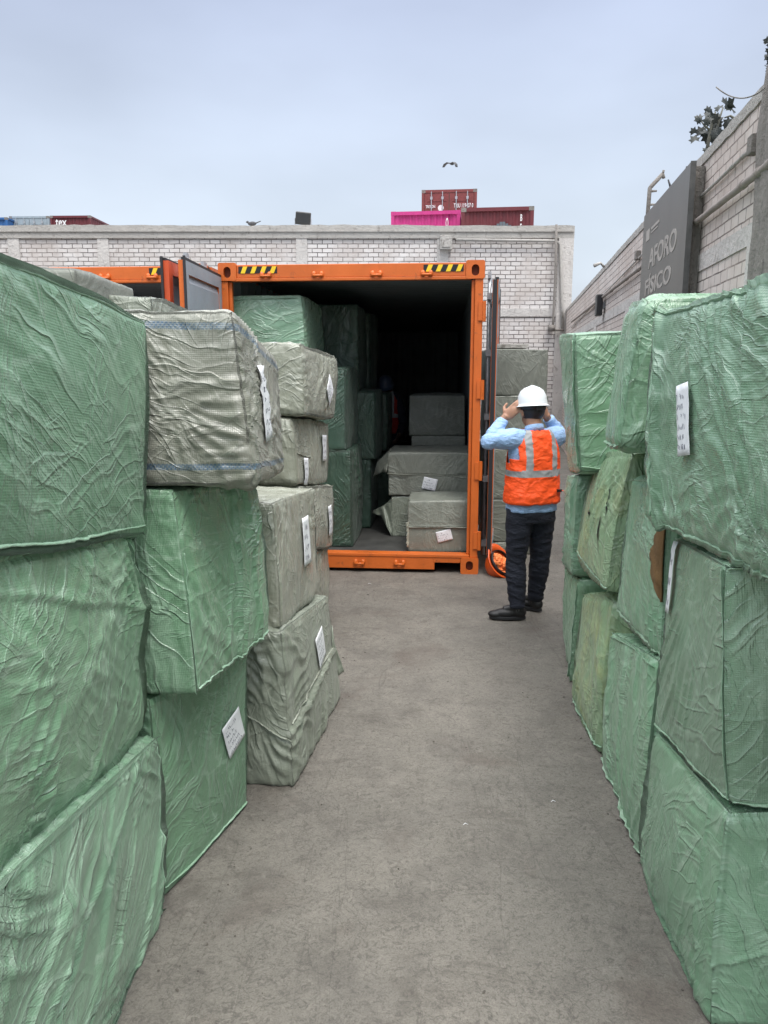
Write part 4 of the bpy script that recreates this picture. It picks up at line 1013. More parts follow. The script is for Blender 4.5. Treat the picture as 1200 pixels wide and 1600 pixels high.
B = make_bale('green bale bulging at its foot, bottom of the nearest right stack', 'green', [ray(1137, 1268, 1.97), gnd(1112, 1603), ray(1024, 1140, 2.72), gnd(998, 1350)], .9, 1, 63, RG, res=.008,
              amp=.9, crumple=.7, dirs=(.55, .3, -.7), bulge=.03, r=.035, steps=[(11, -.7, .05, -1, .008), (0, .1, .5, 1, .01)], folds=[((-1, -.2, .9), 10, .4, .03, 0)])
# ---- right, second column
B = make_bale('leaning green bale with a rounded shiny corner, top of the second right stack', 'green', [ray(1006, 462, 2.9), ray(964, 704, 2.95), ray(978, 482, 3.6), ray(944, 698, 3.6)], .9, 1, 71, RG, res=.010,
              amp=.8, crumple=.6, dirs=(.1, .3, 1), bulge=.02, r=.06, wvec=(1, .02, .0))
ribbon(B, [(-.9, -.93), (0, -.96), (.9, -.9)], 'aisle', .022, 'hem', 31, up=(-.5, 0, -.2), n=30)
B = make_bale('torn green bale showing brown cardboard, middle of the second right stack', 'green', [ray(1046, 748, 2.82), ray(1031, 1036, 2.80), ray(987, 746, 3.5), ray(961, 954, 3.5)], .85, 1, 72, RG, res=.010,
              amp=1.2, crumple=1.2, dirs=(.5, 0, .8), bulge=.02, r=.04)
rs = np.random.RandomState(4); na, nb = 8, 26
bb_ = np.linspace(-.32, .5, nb+1); half = .30*np.sin(np.linspace(0.02, pi-.02, nb+1))**.7*(1+.30*np.convolve(rs.normal(size=nb+5), [.25, .3, .25, .12, .08], 'valid'))
A_ = np.stack([np.full(nb+1, -1.0)+(k/na)*half*1.0 for k in range(na+1)]); B_ = np.stack([bb_]*(na+1))
V = B.F(on_face(B, 'aisle', A_.ravel(), B_.ravel()), .012)-B.base; i = np.arange(A_.size).reshape(A_.shape)
cb = link('exposed_cardboard', np_mesh('exposed_cardboard', V, np.stack([i[:-1, :-1], i[1:, :-1], i[1:, 1:], i[:-1, 1:]], -1).reshape(-1, 4)), M['brown'], B.root, True); cb['label'] = 'brown cardboard showing through the tear'
sm = cb.modifiers.new('s', 'SOLIDIFY'); sm.thickness = .006
ribbon(B, [(-1+h_, b_) for h_, b_ in zip(half[::2], bb_[::2])], 'aisle', .03, 'hem', 32, up=(0, .4, 0), n=40, name='torn_edge')
ribbon(B, [(-.95, -.95), (0, -.97), (.95, -.95)], 'aisle', .02, 'hem', 33, up=(0, 0, -.5), n=40); ribbon(B, [(-.9, .96), (0, .98), (.95, .96)], 'aisle', .02, 'hem', 34, up=(0, 0, .2), n=40)
B = make_bale('tall green bale with frayed top hem, bottom of the second right stack', 'green', [ray(1029, 1034, 2.8), gnd(1001, 1343), ray(956, 988, 3.6), gnd(939, 1186)], .9, 1, 73, RG, res=.010,
              amp=1.0, crumple=.8, dirs=(.15, 0, 1), bulge=.015, r=.035)
ribbon(B, [(-.95, .93), (0, .97), (.95, .93)], 'aisle', .03, 'hem', 35, up=(0, 0, .3), n=40); ribbon(B, [(-.97, -.95), (-.3, -.93), (.4, -.96), (.95, -.94)], 'aisle', .022, 'hem', 36, up=(-.4, 0, 0.1), n=50)
# ---- right, third column
B = make_bale('upright smooth green bale at the far end of the right stacks', 'green', [ray(895, 520, 4.05), ray(905, 739, 4.1), ray(873, 524, 4.9), ray(889, 736, 4.9)], .95, 1, 81, RG, res=.012,
              amp=.8, crumple=.7, dirs=(0, 1, .15), bulge=.015, r=.035, wvec=(1, 0, 0))
ribbon(B, [(-.95, .9), (-.95, 0), (-.95, -.9)], 'aisle', .02, 'hem', 41, up=(-.3, -.3, 0), n=40); ribbon(B, [(-.97, -.9), (-.6, -.95), (.3, -.93)], 'front', .02, 'green', 42, up=(0, -.2, -.4), n=40)
B = make_bale('slumped green bale with yellow dirt and small tears, middle of the third right stack', 'yellow', [ray(987, 706, 3.6), ray(944, 930, 3.6), ray(933, 712, 4.3), ray(898, 862, 4.3)], .8, 1, 82, RG, res=.010,
              amp=1.0, crumple=.7, dirs=(.35, 0, 1), bulge=.03, r=.04)
for (a_, b_, la, lb) in ((-.45, -.25, .01, .16), (.25, .0, .008, .05), (-.55, .25, .006, .14)):
    bb_ = np.linspace(-1, 1, 9); hw = la*(1-bb_**2)
    A_ = np.stack([a_-hw/ (B.L[0]/2)+.25*(bb_*lb), a_+hw/(B.L[0]/2)+.25*(bb_*lb)]); B_ = np.stack([b_+bb_*lb/(B.L[2]/2)*.6]*2)
    V = B.F(on_face(B, 'aisle', A_.ravel(), B_.ravel()), .004)-B.base; i = np.arange(18).reshape(2, 9)
    link('slit', np_mesh('slit', V, np.stack([i[:-1, :-1], i[1:, :-1], i[1:, 1:], i[:-1, 1:]], -1).reshape(-1, 4)), M['black'], B.root)
ribbon(B, [(-.95, -.93), (0, -.97), (.9, -.93)], 'aisle', .018, 'hem', 43, up=(0, 0, -.4), n=40)
B = make_bale('crumpled dirty green bale at the foot of the third right stack', 'yellow', [ray(957, 936, 3.66), gnd(937, 1183), ray(908, 926, 4.4), gnd(894, 1092)], .85, 1, 83, RG, res=.011, amp=1.6, crumple=1.3, dirs=(.2, 0, 1), bulge=.03, r=.05)
ribbon(B, [(-.97, -.9), (0, -.94), (.9, -.93)], 'aisle', .022, 'hem', 44, up=(-.3, 0, 0), n=40)
# ---- right, fourth column
B = make_bale('dark green bale with a loose hanging fold, below the upright far bale', 'greenD', [ray(905, 744, 4.5), ray(893, 900, 4.5), ray(884, 746, 5.3), ray(881, 878, 5.3)], .85, 1, 91, RG, res=.013, amp=1.5, crumple=1.2, dirs=(0, 0, 1), r=.04)
B = make_bale('green bale at the foot of the farthest right stack', 'green', [ray(905, 905, 4.5), gnd(889, 1066), ray(881, 884, 5.4), gnd(883, 998)], .85, 1, 92, RG, res=.013, amp=1.3, crumple=1.1, dirs=(0, 0, 1), r=.04)
ribbon(B, [(-.95, .9), (-.95, 0), (-.95, -.9)], 'aisle', .025, 'hem', 45, up=(-.2, -.2, 0), n=40)

# ---- inside the open container, left column of green bales
CG = 'green bales loaded along the container left wall'
B = make_bale('light green bale with a rolled top hem, high inside the container mouth', 'greenB', [ray(471, 461, 7.42), ray(478, 572, 7.42), ray(503, 476, 8.3), ray(508, 575, 8.3)], .80, -1, 101, CG, res=.016, amp=.7, crumple=.6, bulge=.02, r=.05)
ribbon(B, [(-.9, .93), (-.3, .92), (.4, .9), (.97, .85)], 'front', .04, 'hem', 51, up=(0, -.3, -.3), n=40); paper(B, 'front', -.25, -.62, .10, .2, 0, 3, seed=31)
def lay(Mc, x, y, z): return cR+Mz.to_3x3() @ Vector((x, y, z))
k = 0
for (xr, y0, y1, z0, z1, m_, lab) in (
        (-1.30, .30, 1.2, 1.15, 1.95, 'greenShade', 'shade-darkened green bale just under the light green one inside the container'),
        (-1.25, .30, 1.2, .172, 1.15, 'greenShade', 'shade-darkened green bale on the floor at the container mouth'),
        (-1.30, 1.25, 2.2, 1.7, 2.62, 'greenShade', 'shade-darkened bale high in the second loaded column inside the container'),
        (-1.10, 1.25, 2.15, .95, 1.7, 'greenShade', 'creased shade-darkened green bale at middle height in the second loaded column'),
        (-1.16, 1.25, 2.1, .172, .95, 'greenShade', 'creased shade-darkened green bale on the floor in the second loaded column'),
        (-1.05, 2.2, 3.1, .95, 1.65, 'greenShade', 'flat shade-darkened green bale at middle height in the third loaded column'),
        (-1.0, 2.2, 3.1, .172, .9, 'greenShade', 'shadowed green bale on the floor in the third loaded column'),
        (-1.25, 2.2, 3.1, 1.7, 2.6, 'greenShade', 'shadowed bale near the roof in the third loaded column')):
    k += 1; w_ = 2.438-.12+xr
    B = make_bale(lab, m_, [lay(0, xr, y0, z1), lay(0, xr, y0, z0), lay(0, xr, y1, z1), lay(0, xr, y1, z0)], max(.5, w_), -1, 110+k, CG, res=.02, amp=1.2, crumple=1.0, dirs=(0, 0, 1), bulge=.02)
# ---- inside, right: grey boxes
GG = 'grey wrapped boxes inside the container on the right'
def grey_box(px0, px1, pyt, pyb, D, dep, label, seed, flap=True, m_='greyflat', **kw):
    a, b = ray(px0, pyt, D), ray(px1, pyt, D); c_, d_ = ray(px0, pyb, D), ray(px1, pyb, D)
    c_.x = a.x; d_.x = b.x
    dv = Vector((sin(CYAW)*.9, cos(CYAW), 0))*dep
    NTp, NBp = a, c_
    # aisle face = left side of the box (i along depth), front face = i=0
    B = make_bale(label, m_, [NTp, NBp, a+dv, c_+dv], b.x-a.x, 1, seed, GG, res=.013, amp=.45, crumple=.35, bulge=.008, r=.018, wvec=(1, -.0, 0), edge=.6, cat='box', name='wrapped_box', **kw)
    return B
B = grey_box(638, 737, 783, 862, 7.36, .62, 'grey wrapped box with a tilted label at the container door sill', 201, steps=[(0, -.02, 0, 1, .010)])
ribbon(B, [(-1, 0), (-.3, -.02), (.5, .0), (1, -.03)], 'front', .012, 'hemg', 61, up=(0, -.2, -.5), n=60); paper(B, 'front', .15, -.35, .15, .11, .25, 4, head=True, seed=41)
ribbon(B, [(-.97, .2), (-.97, -.3), (-.97, -.8)], 'front', .05, 'hemg', 62, up=(-.7, -.2, -.2), n=30); ribbon(B, [(-.99, .97), (0, .98), (.99, .97)], 'front', .006, 'hemg', 63, up=(0, -.3, .1), n=40)
FLAPS = []
B = grey_box(607, 737, 708, 774, 8.06, .9, 'wide grey wrapped box with a white label and side flap, second layer in the container', 202, steps=[(0, .0, 0, 1, .010)], folds=[((-1, 1, -.6), 24, .35, .02, 0)])
ribbon(B, [(-1, .05), (-.3, .0), (.5, -.05), (1, -.2)], 'front', .012, 'hemg', 64, up=(0, -.2, -.5), n=60); paper(B, 'front', .0, -.45, .15, .13, -.22, 4, head=True, seed=42)
def flapmesh(B, pts, mat):
    P = [ray(*p)-Vector(B.base) for p in pts]; bm = bmesh.new(); vs = [bm.verts.new(p) for p in P]; bm.faces.new(vs)
    bmesh.ops.triangulate(bm, faces=bm.faces[:]); bmesh.ops.subdivide_edges(bm, edges=bm.edges[:], cuts=5, use_grid_fill=True)
    for v in bm.verts: v.co.y += .015*sin(v.co.x*70+v.co.z*30)
    me = bpy.data.meshes.new('loose_flap'); bm.to_mesh(me); bm.free()
    at = me.attributes.new('bp', 'FLOAT_VECTOR', 'POINT'); co = np.empty(len(me.vertices)*3, np.float32); me.vertices.foreach_get('co', co); at.data.foreach_set('vector', co)
    o = link('loose_flap', me, M[mat], B.root, True); sm = o.modifiers.new('s', 'SOLIDIFY'); sm.thickness = .004
flapmesh(B, [(612, 700, 8.2), (609, 708, 8.06), (604, 738, 8.02), (597, 738, 8.1), (583, 745, 8.35), (590, 722, 8.3)], 'greyflat')
flapmesh(B32, [(518, 978, 4.3), (523, 1006, 4.33), (532, 1030, 4.36), (537, 1050, 4.38), (529, 1056, 4.33), (520, 1046, 4.27)], 'greyG')
B = grey_box(612, 668, 776, 838, 8.08, .8, 'grey green box with a spread loose flap, under the wide box in the container', 203, m_='greyG')
flapmesh(B, [(614, 777, 8.08), (612, 838, 8.08), (605, 825, 8.08), (596, 806, 8.2), (582, 802, 8.4), (584, 797, 8.4), (600, 790, 8.2)], 'greyG')
B = grey_box(640, 727, 618, 680, 9.05, .8, 'dim grey wrapped box on top of the stack deep in the container', 204)
B = grey_box(643, 727, 681, 760, 9.05, .8, 'dim grey wrapped box under the top one deep in the container', 205)
# ---- grey stack outside to the right of the container
SG = 'grey wrapped boxes stacked beside the container'
xL, xR = 1.10, ray(855, 600, 7.95).x
zs = [ray(800, p, 7.95).z for p in (545, 618, 701, 780, 847)]+[0.0]
labs = ['topmost grey wrapped box of the stack beside the container', 'grey wrapped box second from the top of the stack, behind the white helmet', 'grey wrapped box third from the top of the stack beside the container', 'grey wrapped box fourth from the top, behind the standing man', 'flat grey box at the foot of the stack beside the container']
for k in range(5):
    sh = (0, .02, -.02, .01, .02)[k]
    B = make_bale(labs[k], 'greyflat', [(xL+sh, 7.95, zs[k]-.004), (xL+sh, 7.95, zs[k+1]), (xL+sh, 8.9, zs[k]-.004), (xL+sh, 8.9, zs[k+1])], xR-xL, 1, 220+k, SG, res=.016, amp=.45, crumple=.3, r=.02, bulge=.01, wvec=(1, 0, 0), cat='box', name='wrapped_box')
    ribbon(B, [(-.99, .95), (0, .96), (.99, .94)], 'front', .008, 'hemg', 70+k, up=(0, -.2, -.2), n=40)
bm = bmesh.new(); box(bm, 1.12, ray(823, 542, 8.1).x, 8.0, 8.6, zs[0]+.006, zs[0]+.05)
tag(fin('cardboard_sheet', bm, M['coping'], None, bevel=.006), 'thin pale sheet lying on top of the grey box stack', 'board')

# ------------------------------------------------------------------ people
def skin_mat(name, c):
    N = NT(name); o = N.n('ShaderNodeTexCoord').outputs['Object']
    return N.set(Base_Color=N.mix(N.rng(N.noise(o, 14, 4), .3, .7), tuple(x*.85 for x in c), tuple(x*1.1 for x in c)), Roughness=.5, Subsurface_Weight=.08)
def cloth_mat(name, c, rough=.8, fs=14, bump=.006, var=.1):
    N = NT(name); o = N.n('ShaderNodeTexCoord').outputs['Object']
    col = N.mix(N.rng(N.noise(o, 5, 4), .3, .7), tuple(x*(1-var) for x in c), tuple(x*(1+var) for x in c))
    return N.set(Base_Color=col, Roughness=rough, Normal=N.bump(N.noise(o, fs, 4, .55, 1.2, (1, 1, 2.2)), bump))
M['skin'] = skin_mat('skin', (.36, .19, .12)); M['hair'] = simple('black_hair', (.012, .011, .012), .5, 0, .3, 60, .003)
M['shirt'] = cloth_mat('light_blue_shirt', (.30, .46, .72), .75, 18, .010)
M['jeans'] = cloth_mat('dark_denim', (.010, .013, .024), .85, 16, .010)
M['vest'] = cloth_mat('orange_vest', (.90, .085, .008), .6, 12, .010, .06)
M['reflect'] = simple('reflective_tape', (.30, .31, .32), .45, 0, .08, 20)
M['shoe'] = simple('black_shoe_leather', (.012, .012, .013), .45, 0, .2, 30, .002)
M['helmet'] = simple('white_hard_hat', (.72, .76, .78), .28, 0, .03)
M['helmeto'] = simple('orange_hard_hat', (.70, .10, .015), .35, 0, .05)
M['vesto'] = cloth_mat('orange_cloth', (.85, .22, .06), .7, 25, .01)
def V(*a): return Vector(a)
def folds(amp, f, sd, squash=(1, 1, 2.2)):
    def fn(co, no):
        g = gnoise(co*f*np.array(squash)+sd); g2 = gnoise(co*f*2.3*np.array(squash)+sd+5)
        return co+no*(amp*(np.clip(1-np.abs(g)*2.4, 0, 1)+.5*np.clip(1-np.abs(g2)*2.4, 0, 1)-.5))[:, None]
    return fn
def rings(bm, rows, n=24):
    """loft of superelliptic rings: (cx, cy, cz, rx, ry, tilt_x) """
    R = []
    for (cx, cy, cz, rx, ry) in rows:
        ring = []
        for k in range(n):
            a = 2*pi*k/n; c_, s_ = cos(a), sin(a); ex = .82
            ring.append(bm.verts.new((cx+rx*math.copysign(abs(c_)**ex, c_), cy+ry*math.copysign(abs(s_)**ex, s_), cz)))
        R.append(ring)
    for a, b in zip(R, R[1:]):
        for k in range(n): bm.faces.new((a[k], a[(k+1) % n], b[(k+1) % n], b[k]))
    bm.faces.new(R[0]); bm.faces.new(R[-1][::-1])
def hand(bm, wrist, palm_end, palm_n, spread, thumb_side, curl=.35, s=1.0):
    """palm and five fingers. wrist->palm_end direction, palm_n = palm facing direction, spread = side direction"""
    d = (palm_end-wrist).normalized(); pn = (palm_n-d*palm_n.dot(d)).normalized(); sd_ = d.cross(pn).normalized()*spread
    L_ = (palm_end-wrist).length
    rot = Matrix((sd_, d, pn)).transposed()
    ell(bm, wrist+d*L_*.55, (.040*s, L_*.62, .016*s), rot, 14, 10)
    tube(bm, [wrist-d*.03, wrist+d*L_*.3], [.026*s, .026*s], 10)
    for k, (off, ln) in enumerate(((-.030, .066), (-.010, .075), (.010, .070), (.029, .055))):
        p = palm_end+sd_*off*s; dirs = d.copy(); pts = [p-d*.02]; r = [.0095*s]
        for j, f in enumerate((.42, .33, .25)):
            dirs = (dirs+pn*curl*(.5+.35*j)).normalized(); pts.append(pts[-1]+dirs*(ln*f*s+(.02 if j == 0 else 0))); r.append((.0092-.0008*j)*s)
        tube(bm, pts, r, 8); ell(bm, pts[-1], (r[-1],)*3, seg=8, ring=6)
    p = wrist+d*L_*.35-sd_*.030*s*thumb_side
    t1 = p+(d*.5-sd_*.75*thumb_side+pn*.4).normalized()*.036*s; t2 = t1+(d*.9-sd_*.25*thumb_side+pn*.3).normalized()*.030*s
    tube(bm, [p, t1, t2], [.013*s, .0105*s, .009*s], 8); ell(bm, t2, (.009*s,)*3, seg=8, ring=6)
def hard_hat(name, mat, parent=None, loc=(0, 0, 0), rot=None, label=None, inside=True):
    """dome with brim, ridge and a black cradle; local +y is the peak"""
    h = empty(name, loc) if parent is None else None
    tgt = h or parent
    if h and rot: h.rotation_euler = rot
    bm = bmesh.new(); n = 32; prof = [(0, .150), (.03, .148), (.06, .138), (.088, .115), (.106, .08), (.114, .04), (.117, .012), (.118, .0), (.128, -.006), (.137, -.010), (.137, -.014), (.126, -.011), (.112, -.006), (.110, .04), (.100, .085), (.08, .115), (.05, .137), (0, .143)]
    R = []
    for (r, z) in prof:
        if r == 0: R.append([bm.verts.new((0, 0, z))]); continue
        ring = []
        for k in range(n):
            a = 2*pi*k/n; ry = 1.20
            rr2 = r
            y = sin(a)*rr2*ry
            if r > .122 and sin(a) > 0: y += .038*sin(a)**2*(1 if r > .13 else .5)
            zz = z-(.012*max(0, sin(a)) if r > .122 else 0)
            ridge_ = .006*math.exp(-(cos(a)*r/.014)**2)*(1 if .03 < z else 0) if r <= .118 else 0
            ring.append(bm.verts.new((cos(a)*rr2*.87, y*.87, (zz+ridge_)*.93)))
        R.append(ring)
    for a, b in zip(R, R[1:]):
        if len(a) == 1: [bm.faces.new((a[0], b[k], b[(k+1) % n])) for k in range(n)]
        elif len(b) == 1: [bm.faces.new((a[k], a[(k+1) % n], b[0])) for k in range(n)]
        else: [bm.faces.new((a[k], a[(k+1) % n], b[(k+1) % n], b[k])) for k in range(n)]
    sh = fin('shell', bm, mat, tgt, True)
    if parent is not None: sh.matrix_local = Matrix.Translation(loc) @ (rot.to_4x4() if rot else Matrix()); sh.name = name
    bm = bmesh.new()
    for k in range(n):
        a = 2*pi*k/n; b_ = 2*pi*(k+1)/n
        q = []
        for (aa, rr3, z) in ((a, .1, -.035), (b_, .1, -.035), (b_, .104, .0), (a, .104, .0)): q.append(bm.verts.new((cos(aa)*rr3*.92, sin(aa)*rr3*1.1, z)))
        bm.faces.new(q)
    bmesh.ops.remove_doubles(bm, verts=bm.verts, dist=.0005)
    bd = fin('headband', bm, M['black'], sh, True); m_ = bd.modifiers.new('s', 'SOLIDIFY'); m_.thickness = .004
    bm = bmesh.new(); box(bm, -.035, .035, -.125, -.104, -.045, -.012); fin('ratchet', bm, M['black'], sh, bevel=.006)
    return h, sh

def make_person(loc, yaw, label, pose, vest_open=False, seed=0):
    P_ = empty('person', loc, yaw); tag(P_, label, 'person')
    J = pose
    # ---- body: one continuous surface (head, neck, torso, arms with hands, legs)
    bm = bmesh.new()
    hd = V(*J['head']); hr = Matrix.Rotation(J.get('nod', 0), 3, 'X')
    ell(bm, hd+V(0, 0, .02), (.077, .095, .095), hr, 20, 14); ell(bm, hd+hr @ V(0, .03, -.045), (.056, .062, .065), hr, 16, 12)
    ell(bm, hd+hr @ V(0, .10, -.02), (.012, .02, .022), hr, 10, 8); ell(bm, hd+hr @ V(0, .085, .0), (.045, .015, .012), hr, 10, 8)
    ell(bm, hd+hr @ V(0, .088, -.065), (.026, .010, .007), hr, 10, 8)
    for sx in (-1, 1): ell(bm, hd+hr @ V(sx*.079, -.002, -.005), (.010, .020, .032), hr @ Matrix.Rotation(sx*.3, 3, 'Z'), 10, 8)
    tube(bm, [hd+V(0, -.015, -.03), V(*J['neck'])+V(0, 0, .0), V(*J['neck'])+V(0, 0, -.10)], [.056, .058, .075], 16)
    nk = V(*J['neck'])
    tube(bm, [nk+V(0, 0, -.05), V(0, 0, 1.18), V(0, 0, .92), V(0, 0, .84)], [.09, .14, .135, .13], 16, squash=.8)
    for sd2 in ('l', 'r'):
        sh_, el_, wr_ = [V(*J[k+sd2]) for k in ('sh', 'el', 'wr')]
        tube(bm, [sh_.lerp(nk+V(0, 0, -.1), .5), sh_, sh_.lerp(el_, .5), el_, el_.lerp(wr_, .4), wr_], [.06, .052, .046, .038, .037, .026], 12)
        hand(bm, wr_, V(*J['pm'+sd2]), V(*J['pn'+sd2]), 1, 1 if sd2 == 'r' else -1, J.get('curl', .35), 1.12)
        hp, kn, an, toe = [V(*J[k+sd2]) for k in ('hp', 'kn', 'an', 'toe')]
        tube(bm, [hp+V(0, 0, .06), hp, hp.lerp(kn, .5), kn, kn.lerp(an, .4), an, an+V(0, 0, -.04)], [.085, .088, .07, .052, .052, .034, .034], 12)
        tube(bm, [an+V(0, 0, -.03), an.lerp(toe, .45)+V(0, 0, -.022), an.lerp(toe, .8)+V(0, 0, -.018)], [.028, .022, .016], 10)
    body = remesh('body', bm, .0062, M['skin'], P_, 3)
    # ---- hair
    bm = bmesh.new(); ell(bm, hd+hr @ V(0, -.012, .025), (.084, .099, .098), hr, 20, 14)
    geom = bm.verts[:]+bm.edges[:]+bm.faces[:]
    bmesh.ops.bisect_plane(bm, geom=geom, plane_co=hd+hr @ V(0, .02, -.035), plane_no=hr @ V(0, .75, -.66), clear_outer=True)
    o = fin('hair', bm, M['hair'], body, True); m_ = o.modifiers.new('s', 'SOLIDIFY'); m_.thickness = .008
    # ---- trousers
    bm = bmesh.new(); rings(bm, [(.0, -.0, .78, .165, .115), (.0, -.005, .86, .172, .125), (0, 0, .93, .165, .12), (0, 0, 1.0, .155, .11)])
    for sd2 in ('l', 'r'):
        hp, kn, an = [V(*J[k+sd2]) for k in ('hp', 'kn', 'an')]
        tube(bm, [hp+V(0, 0, .06), hp+V(0, 0, -.02), hp.lerp(kn, .5), kn, kn.lerp(an, .35), kn.lerp(an, .75), an+V(0, 0, .02)], [.098, .103, .088, .070, .072, .058, .053], 16)
    def fn(co, no):
        z = co[:, 2]; g = gnoise(np.stack([co[:, 0]*9+z*6, co[:, 1]*9, z*20+co[:, 0]*8], -1)+seed); lowk = np.clip((.62-z)/.45, 0, 1)
        g2 = gnoise(co*np.array([6, 6, 14])+seed+9)
        return co+no*(.007*(.2+lowk)*(np.clip(1-np.abs(g)*2.2, 0, 1)-.3)+.006*np.clip(1-np.abs(g2)*2.5, 0, 1))[:, None]
    remesh('trousers', bm, .0075, M['jeans'], P_, 5, fn)
    # ---- shoes
    for sd2 in ('l', 'r'):
        an, toe = V(*J['an'+sd2]), V(*J['toe'+sd2]); d = V(toe.x-an.x, toe.y-an.y, 0).normalized(); f0 = V(an.x, an.y, 0)
        sdv = V(-d.y, d.x, 0)
        bm = bmesh.new(); rot = Matrix((sdv, d, V(0, 0, 1))).transposed()
        zb_ = an.z-.075
        ell(bm, f0+V(0, 0, zb_+.055)-d*.01, (.042, .058, .050), rot); ell(bm, f0+d*.09+V(0, 0, zb_+.045), (.045, .085, .038), rot); ell(bm, f0+d*.155+V(0, 0, zb_+.036), (.044, .060, .030), rot)
        tube(bm, [f0+V(0, 0, zb_+.05), f0+V(0, 0, zb_+.105)], [.045, .043], 12); tube(bm, [f0+d*.04+V(0, 0, zb_+.09), f0+d*.1+V(0, 0, zb_+.075)], [.028, .026], 10)
        sh2 = remesh('shoe', bm, .005, M['shoe'], P_, 3)
        bm = bmesh.new(); out2 = []
        for k in range(28):
            a = 2*pi*k/28; l_ = .135*cos(a); wv = (.040+.009*cos(a-.5))*sin(a); out2.append(f0+d*(.07+l_)+sdv*wv)
        a_ = [bm.verts.new(p+V(0, 0, zb_)) for p in out2]; b_ = [bm.verts.new(p+V(0, 0, zb_+.026)) for p in out2]
        bm.faces.new(a_[::-1]); bm.faces.new(b_)
        for k in range(28): bm.faces.new((a_[k], a_[(k+1) % 28], b_[(k+1) % 28], b_[k]))
        fin('sole', bm, M['rubber'], sh2, bevel=.004)
        bm = bmesh.new(); tube(bm, [an+V(0, 0, -.0), an+V(0, 0, .05)], [.043, .040], 14); fin('sock', bm, M['helmet'], P_, True)
    # ---- shirt
    bm = bmesh.new()
    rings(bm, [(.0, -.0, .865, .185, .135), (0, 0, .90, .188, .138), (.0, 0, 1.0, .178, .13), (0, 0, 1.1, .172, .125), (0, 0, 1.22, .178, .125), (0, 0, 1.33, .182, .118), (0, .0, 1.42, .165, .100), (0, -.0, 1.475, .115, .075), (nk.x, nk.y, nk.z-.035, .075, .070)])
    for sd2 in ('l', 'r'):
        sh_, el_, wr_ = [V(*J[k+sd2]) for k in ('sh', 'el', 'wr')]
        tube(bm, [sh_.lerp(nk+V(0, 0, -.14), .55), sh_, sh_.lerp(el_, .5), el_+(el_-sh_).normalized()*.008, el_.lerp(wr_, .30), el_.lerp(wr_, .7), el_.lerp(wr_, .93)], [.085, .080, .073, .060, .056, .046, .042], 16)
        ell(bm, el_, (.060, .060, .062), seg=16, ring=10)
    shirt = remesh('shirt', bm, .0068, M['shirt'], P_, 5, folds(.0050, 9, seed+3, (1, 1, 1.6)))
    # collar
    bm = bmesh.new(); n = 20; A_ = []; B2 = []
    for k in range(n):
        a = 2*pi*k/n; A_.append(bm.verts.new((nk.x+.073*cos(a), nk.y-.0+.072*sin(a), nk.z-.045-.015*sin(a)))); B2.append(bm.verts.new((nk.x+.064*cos(a), nk.y+.066*sin(a), nk.z+.0-.02*sin(a))))
    for k in range(n): bm.faces.new((A_[k], A_[(k+1) % n], B2[(k+1) % n], B2[k]))
    o = fin('collar', bm, M['shirt'], shirt, True); m_ = o.modifiers.new('s', 'SOLIDIFY'); m_.thickness = .008
    # ---- vest
    bm = bmesh.new()
    rings(bm, [(-.004, -.005, .935, .198, .152), (-.002, -.005, 1.0, .198, .150), (.0, 0, 1.1, .190, .142), (0, 0, 1.2, .190, .140), (0, 0, 1.30, .188, .134), (0, 0, 1.38, .168, .122), (0, -.002, 1.44, .148, .106), (0, -.0, 1.482, .112, .086), (nk.x, nk.y-.004, nk.z-.05, .085, .082)], 28)
    vest = remesh('vest', bm, .0066, M['vest'], P_, 4, folds(.006, 8, seed+8, (1, 1, 1.2)))
    me = vest.data; me.materials.append(M['reflect']); me.materials.append(M['black'])
    co = np.empty(len(me.polygons)*3, np.float32); me.polygons.foreach_get('center', co); co = co.reshape(-1, 3)
    x, y, z = co.T; mi = np.zeros(len(co), np.int32)
    belt = np.abs(z-(1.165+.02*x))<.026
    strap = (np.abs(np.abs(x)-(.098-.0*z))<.024) & (z > 1.165)
    mi[belt | strap] = 1
    if vest_open: mi[(np.abs(x)<.06) & (y > 0)] = 2
    me.polygons.foreach_set('material_index', mi)
    # cut arm holes: drop vest faces around the shoulders so the sleeves come through cleanly
    bm = bmesh.new(); bm.from_mesh(me); kill = []
    for f in bm.faces:
        c_ = f.calc_center_median()
        if c_.z > .93+.0 and c_.z < .938: pass
        if abs(c_.x) > .158-.06*max(0, (c_.z-1.36)/.12) and c_.z > 1.24+(.03 if c_.y < 0 else 0): kill.append(f)
    bmesh.ops.delete(bm, geom=kill, context='FACES'); bm.to_mesh(me); bm.free()
    m_ = vest.modifiers.new('s', 'SOLIDIFY'); m_.thickness = .006; m_.offset = 1
    # buckle straps
    bm = bmesh.new(); tube(bm, [V(.15, -.125, 1.03), V(.20, -.12, 1.02), V(.235, -.12, .975), V(.245, -.12, .93)], [.012, .014, .013, .012], 6, squash=.3); fin('strap', bm, M['vest'], vest)
    bm = bmesh.new(); box(bm, .12, .155, -.150, -.128, 1.02, 1.04); fin('buckle', bm, M['black'], vest)
    hard_hat('hard_hat', M['helmet'], P_, tuple(hd+hr @ V(0, -.005, .055)), hr)
    return P_
